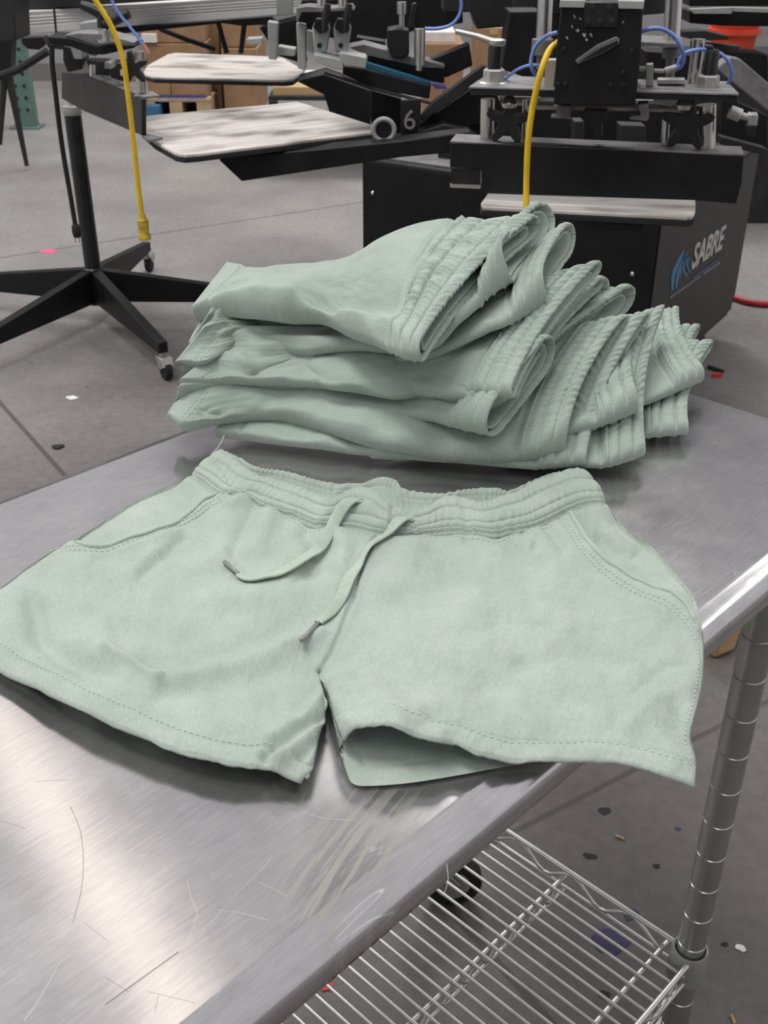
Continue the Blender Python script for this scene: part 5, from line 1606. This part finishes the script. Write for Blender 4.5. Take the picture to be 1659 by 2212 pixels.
# rolling five-legged stand under the left head
hub = at(209, 640, .10)
stand = thing('rolling_stand', (hub[0], hub[1], 0), 'black five-legged rolling stand with a round pole at left', 'stand')
ptop = aty(172, 248, hub[1])
MB().cyl((hub[0], hub[1], .08), (hub[0], hub[1], ptop[2]), .0285, 24).build('pole', 'black_gloss', stand)
MB().lathe((hub[0], hub[1], 0), [(.034, .075), (.036, .08), (.036, .205), (.031, .21)], 24).build('hub', 'black_gloss', stand)
MB().lathe((hub[0], hub[1], 0), [(.029, ptop[2]), (.031, ptop[2] + .003), (.031, ptop[2] + .028), (.012, ptop[2] + .03), (.012, ptop[2] + .06)], 20).build('pole_cap', 'bracket_white', stand)
for px, py, z in ((366, 757, .115), (0, 697, .15), (0, 593, .15), (310, 534, .115), (452, 614, .15)):
    e_ = at(px, py, z) - hub; e_[2] = 0
    e_ = e_ / np.linalg.norm(e_); e = hub + e_ * .63
    s_ = np.array([-e_[1], e_[0], 0])
    m = MB()
    vs = []
    for p, zt, zb, hw in ((hub + e_ * .02, .205, .085, .018), (V3(e), .125, .088, .016)):
        for z_, k in ((zb, -1), (zb, 1), (zt, 1), (zt, -1)): vs.append((p[0] + s_[0] * hw * k, p[1] + s_[1] * hw * k, z_))
    m.add(vs, [(3, 2, 1, 0), (4, 5, 6, 7), (0, 1, 5, 4), (1, 2, 6, 5), (2, 3, 7, 6), (3, 0, 4, 7)])
    lg = m.build('leg', 'black_paint', stand, .002)
    m = MB(); m.lathe((e[0] - e_[0] * .02, e[1] - e_[1] * .02, 0), [(.010, .06), (.010, .09)], 12)
    m.prism([V3((e[0], e[1], 0)) + e_ * a + V3((0, 0, z_)) + s_ * -.02 for a, z_ in ((-.035, .075), (.02, .078), (.03, .05), (.0, .035), (-.02, .06))], s_ * .04)
    m.build('caster_fork', 'zinc', lg, .002)
    MB().lathe(V3((e[0] + e_[0] * .004, e[1] + e_[1] * .004, .034)), [(.024, -.0125), (.033, -.011), (.034, 0), (.033, .011), (.024, .0125)], 24, axis=s_).build('caster_wheel', 'rubber', lg)

# cords
yc = thing('air_hose', aty(1137, 470, 2.02), 'yellow air hose hanging in front of the black print head', 'hose')
MB().tube(smooth_path([hp([(x, y)], o_)[0] for x, y, o_ in ((1204, 92, -.02), (1186, 110, -.07), (1170, 150, -.09), (1156, 205, -.09), (1146, 260, -.09), (1140, 320, -.09), (1137, 400, -.09), (1137, 480, -.10), (1138, 560, -.11))] + [hp([(1138, 560)], -.11)[0] * (1, 1, 0) + V3((.0, .0, z_)) for z_ in (.45, .25, .012)], 8), .0058, 12).build('hose', 'yellow_rubber', yc)
ec = thing('extension_cord', aty(312, 515, 2.65), 'yellow extension cord dangling at left with its socket end down', 'cord')
MB().tube(smooth_path(yp([(190, -25), (212, 10), (238, 52), (256, 95), (268, 140), (274, 185), (282, 250), (290, 320), (297, 390), (302, 430), (307, 470)], 2.62), 8), .0062, 12).build('cable', 'yellow_rubber', ec)
a, b = aty(307, 466, 2.62), aty(313, 517, 2.62)
ax = b - a; ln = np.linalg.norm(ax)
MB().lathe(a, [(.007, -.004), (.009, .006), (.0135, .010), (.013, .018), (.0135, .020), (.0125, .030), (.012, ln - .014), (.0150, ln - .010), (.0155, ln - .002), (.014, ln)], 20, axis=ax).build('socket_end', 'yellow_dirty', ec)
pc = thing('power_cord', aty(167, 520, 3.3), 'black power cord with a two-pin plug hanging beside the pole', 'cord')
MB().tube(smooth_path(yp([(112, 96), (113, 140), (120, 200), (128, 270), (138, 340), (150, 410), (160, 470), (163, 488)], 3.3), 8), .0072, 10).build('cable', 'rubber', pc)
a, b = aty(163, 484, 3.3), aty(167, 512, 3.3)
ax = b - a; ln = np.linalg.norm(ax)
MB().lathe(a, [(.008, 0), (.013, .006), (.014, ln * .6), (.011, ln)], 14, axis=ax).build('plug', 'rubber', pc)
for dx in (-4, 4):
    m = MB(); m.tube(yp([(166 + dx, 511), (168 + dx, 524)], 3.3), .0022, 6); m.build('pin', 'zinc', pc)
rh = thing('air_hose', at(1620, 650, .01), 'red hose lying on the floor beside the cabinet', 'hose')
MB().tube(smooth_path([at(x, y, .012) for x, y in ((1560, 640), (1585, 643), (1610, 651), (1640, 656), (1680, 657), (1720, 652))], 6), .012, 12).build('hose', 'hose_red', rh)

# boxes on pallets at the back
def bpx(x0, y0, x1, y1, Y, dep):
    a, b = aty(x0, y1, Y), aty(x1, y0, Y)
    return MB().box(((a[0] + b[0]) / 2, Y + dep / 2, (a[2] + b[2]) / 2), (abs(b[0] - a[0]), dep, b[2] - a[2]))


YB = 8.0
gz = aty(380, 254, YB)[2]
pal = thing('pallet', aty(375, 240, YB) * (1, 1, 0), 'wooden pallet under the cardboard boxes at back left', 'pallet')
x0_, x1_ = aty(306, 230, YB)[0], aty(454, 230, YB)[0]
for k in range(5):
    m = MB().box(((x0_ + x1_) / 2, YB + .06 + k * .2, .125), (x1_ - x0_, .12, .022)); m.build('deck_board', 'pallet_wood', pal, .002)
for fx in (0, .5, 1):
    m = MB().box((x0_ + .05 + (x1_ - x0_ - .1) * fx, YB + .45, .062), (.09, .9, .10)); m.build('bearer', 'pallet_wood', pal, .002)
m = bpx(308, 229, 343, 251, YB - .08, .4); tag(m.build('skid', 'blue_paint', None, .004), 'blue painted skid end beside the wooden pallet', 'pallet')
CB = 'cardboard boxes at the back'
zt = .138
def carton(x0, x1, z0, z1, Y, dep, mat, label, tape=True):
    xa, xb = aty(x0, 120, Y)[0], aty(x1, 120, Y)[0]
    r = thing('cardboard_box', ((xa + xb) / 2, Y + dep / 2, z0), label, 'box', CB)
    MB().box(((xa + xb) / 2, Y + dep / 2, (z0 + z1) / 2), (xb - xa, dep, z1 - z0)).build('carton', mat, r, .006)
    if tape: MB().box(((xa + xb) / 2, Y + dep / 2 - .001, z1 - .02), (.06, dep + .004, .044)).build('packing_tape', 'cardboard_light', r)
    return r


zz = lambda py, Y: float(aty(380, py, Y)[2])
carton(312, 362, zt, zz(158, YB), YB + .02, .6, 'cardboard', 'brown carton at the left of the bottom row on the pallet')
carton(363, 440, zt, zz(158, YB), YB + .02, .6, 'cardboard', 'brown carton at the right of the bottom row on the pallet', False)
carton(308, 442, zz(158, YB) + .004, zz(96, YB), YB + .04, .6, 'cardboard', 'wide brown carton in the second row, seen above the pale platen', False)
carton(316, 440, zz(96, YB) + .004, zz(40, YB), YB + .05, .55, 'cardboard', 'brown carton at the top left of the stack at back', False)
carton(446, 474, .0, zz(44, YB + .4), YB + .4, .5, 'cardboard', 'narrow brown carton standing between two larger stacks', False)
carton(478, 556, .0, zz(104, YB + .2), YB + .2, .6, 'cardboard', 'brown carton under another, right of the stacked pallet', False)
carton(478, 552, zz(104, YB + .2) + .004, zz(36, YB + .2), YB + .22, .55, 'cardboard', 'brown carton on top at right, beside black hoses', False)
m = bpx(342, 206, 442, 221, YB + .004, .010); tag(m.build('stretch_film', 'purple_film', None), 'dark blue film wrapped low around the bottom cartons', 'wrap')
m = bpx(306, 74, 336, 92, YB - .0, .4); tag(m.build('paper_sheet', 'paper_white', None), 'white paper lying on the cartons behind the blue tube tip', 'paper')
YC = 6.3
carton(586, 706, zz(209, YC), zz(186, YC), YC, .45, 'cardboard_light', 'low yellowish carton with white lining right of the platens', False)
m = bpx(654, 168, 706, 186, YC + .1, .3); tag(m.build('paper_sheet', 'paper_white', None), 'white paper sticking out of the low yellowish carton', 'paper')
for k, (x0, y0, x1, y1) in enumerate(((716, 186, 728, 200), (752, 192, 764, 214), (764, 186, 784, 214), (788, 190, 798, 212))):
    m = bpx(x0, y0, x1, y1, 6.6, .3)
    tag(m.build('packet', ('cardboard_light', 'cardboard_light', 'paper_white', 'cardboard_light')[k], None, .004), ('small tan packet leftmost of the row under the squeegee', 'tan packet just left of the white one', 'white packet in the row under the squeegee', 'slim tan packet right of the white one')[k], 'packet', 'packets on the far rack')
tb = thing('storage_rack', aty(750, 215, 6.9) * (1, 1, 0), 'dark rack holding small packets behind the press arms', 'rack')
m = bpx(580, 209, 830, 217, 6.25, .8); m.build('shelf_board', 'charcoal_paint', tb)
for x in (590, 815):
    p_ = aty(x, 215, 6.7); MB().box((p_[0], 6.7, p_[2] / 2), (.05, .05, p_[2] - .01)).build('upright', 'charcoal_paint', tb)
carton(918, 1002, .0, zz(92, 7.6), 7.6, .5, 'cardboard', 'tan carton behind the chrome cylinder of the middle head', False)
m = bpx(918, 70, 984, 91, 7.65, .4); tag(m.build('paper_sheet', 'paper_white', None), 'white sheets piled on the tan carton behind the middle head', 'paper')
carton(1028, 1100, .0, zz(58, 8.4), 8.4, .5, 'cardboard', 'brown carton behind the silver lever', True)

# green rack upright with punched holes, folding legs
ru = thing('pallet_rack', aty(55, 284, 7.6) * (1, 1, 0), 'green steel pallet rack upright with punched holes at far left', 'rack')
a, b = aty(33, 280, 7.6), aty(78, 280, 7.6)
MB().box(((a[0] + b[0]) / 2, 7.65, 1.1), (b[0] - a[0], .08, 2.2)).build('upright', 'rack_green', ru, .004)
MB().box(((a[0] + b[0]) / 2, 7.65, .006), (.2, .16, .012)).build('foot_plate', 'rack_green', ru)
hm = MB()
for k in range(16):
    for fx in (.3, .72):
        hm.lathe((a[0] + (b[0] - a[0]) * fx, 7.608, .12 + k * .075), [(.011, 0), (.011, .003)], 10, axis=(0, -1, 0))
hm.build('punched_holes', 'hole_dark', ru)
fs = thing('folding_stand', aty(40, 358, 6.4) * (1, 1, 0), 'dark folding stand with thin splayed legs at far left', 'stand')
for pts, r_ in ((((4, 60), (22, 180), (58, 358)), (.022, .022, .012)), (((30, 60), (8, 180), (0, 312)), (.022, .020, .012))):
    m = MB(); m.tube([aty(x, y, 6.35) for x, y in pts], list(r_), 10); m.build('leg', 'brown_steel', fs)
m = MB(); m.tube(yp([(-10, 168), (40, 150), (104, 110)], 4.2), .014, 8); m.build('brace', 'rubber', lroot)
m = MB(); yprism(m, [(-20, 60), (26, 60), (22, 150), (10, 168), (-20, 170)], 6.3, .1); m.build('head_plate', 'black_paint', fs, .004)

# red bucket
bc = aty(1580, 108, 5.4)
bkt = thing('bucket', (bc[0], bc[1], bc[2] - .02), 'red plastic bucket behind the right print head', 'bucket')
w_ = 46 * np.linalg.norm(bc - CAM0) / FPX
MB().lathe((bc[0], bc[1], bc[2] - .02), [(w_ * .84, 0), (w_ * .97, .14), (w_ * 1.0, .145), (w_ * 1.02, .15), (w_ * 1.02, .165), (w_ * .9, .165), (w_ * .80, .02)], 32).build('pail', 'bucket_red', bkt)
MB().lathe((bc[0], bc[1], bc[2] - .02), [(w_ * 1.03, .09), (w_ * 1.08, .092), (w_ * 1.08, .112), (w_ * 1.03, .114)], 32).build('rim_band', 'bucket_red', bkt)
bs_ = thing('equipment_crate', (bc[0], bc[1], 0), 'dark crate that the red bucket stands on', 'crate')
MB().box((bc[0] + .1, bc[1] + .1, (bc[2] - .022) / 2), (.7, .5, bc[2] - .022)).build('crate_body', 'charcoal_paint', bs_, .005)

# cardboard under the table's far corner
cbx = at(1545, 1424, 0)
r = thing('cardboard_box', cbx + V3((.02, .16, 0)), 'tan carton on the floor beyond the table post', 'box')
MB().prism([at(x, y, 0) for x, y in ((1514, 1404), (1541, 1428), (1584, 1410))] + [at(1640, 1260, 0), at(1560, 1240, 0)], (0, 0, .10)).build('carton', 'cardboard_light', r, .012)

# bits on the floor
def bit(px, py, size, mat, name, label, cat, seed, flat_=.25, group=None):
    rg_ = random.Random(seed); c = at(px, py, 0); n = 9
    pts = [c + V3((size * rg_.uniform(.5, 1) * math.cos(2 * math.pi * k / n) * 1.3, size * rg_.uniform(.5, 1) * math.sin(2 * math.pi * k / n), .0004)) for k in range(n)]
    o = MB().prism(pts, (0, 0, max(size * flat_, .0008))).build(name, mat, None, 0)
    tag(o, label, cat, group)
    return o


bit(106, 543, .040, 'pink_paint', 'paint_mark', 'bright pink paint mark on the floor joint at left', 'mark', 1, .01)
bit(155, 861, .018, 'litter_white', 'paper_crumb', 'white crumb of paper on the floor left of the pile', 'litter', 2)
bit(1549, 814, .016, 'litter_red', 'litter_bit', 'small red bit on the floor right of the pile', 'litter', 3, .8)
bit(126, 967, .018, 'litter_dark', 'litter_bit', 'small dark crumb on the floor by the table edge', 'litter', 13, .3)
m = MB(); m.tube([at(1530, 792, .006), at(1562, 803, .006)], .007, 8); tag(m.build('stick', 'litter_dark', None), 'short black stick on the floor right of the pile', 'litter')
bit(1600, 2049, .008, 'litter_white', 'paper_crumb', 'white fleck on the floor right of the post', 'litter', 4)
bit(1566, 2041, .005, 'litter_dark', 'litter_bit', 'dark fleck just left of the white fleck by the post', 'litter', 5)
bit(1316, 2035, .030, 'purple_paint', 'paint_stain', 'dark purple paint stain on the floor seen through the shelf', 'stain', 6, .01)
bit(1362, 1975, .016, 'purple_paint', 'paint_stain', 'smaller purple stain above the big one by the shelf edge', 'stain', 7, .02)
bit(1308, 1752, .013, 'charcoal_paint', 'paint_stain', 'grey stain on the floor above the wire shelf', 'stain', 8, .02)
bit(1464, 1791, .006, 'purple_paint', 'paint_stain', 'tiny blue fleck on the floor left of the post', 'stain', 9, .05)
bit(1418, 1872, .007, 'litter_dark', 'litter_bit', 'small dark speck on the floor between shelf and post', 'litter', 14, .1)
bit(1274, 1850, .010, 'litter_dark', 'litter_bit', 'dark smear on the floor just above the shelf edge', 'litter', 15, .05)
bit(704, 2133, .010, 'litter_red', 'litter_bit', 'orange-red fleck on the floor under the shelf near the table edge', 'litter', 11, .2)
bit(1306, 2150, .009, 'litter_dark', 'litter_bit', 'black chip on the floor under the shelf by the collar', 'litter', 12, .2)
m = MB(); m.tube([at(1330, 1805, .003), at(1348, 1812, .003)], .0022, 6); tag(m.build('splinter', 'tan_litter', None), 'tan splinter on the floor above the shelf', 'litter')
m = MB(); m.tube([at(1580, 2192, .003), at(1588, 2212, .003)], .0025, 6); tag(m.build('splinter', 'tan_litter', None), 'tan splinter on the floor at the lower right', 'litter')

# loose white thread between the pile and the flat shorts
lt = MB()
p = [at(484, 938, TOP + .012), at(480, 952, TOP + .010), at(472, 965, TOP + .006), at(462, 976, TOP + .004), at(450, 990, TOP + .003)]
lt.tube(smooth_path(p, 6), [.0005] * 25, 6)
lt.tube([at(487, 936, TOP + .013), at(482, 946, TOP + .011)], [.0012, .0008], 6)
tag(lt.build('loose_thread', 'litter_white', None), 'loose white thread below the pile at left', 'thread')
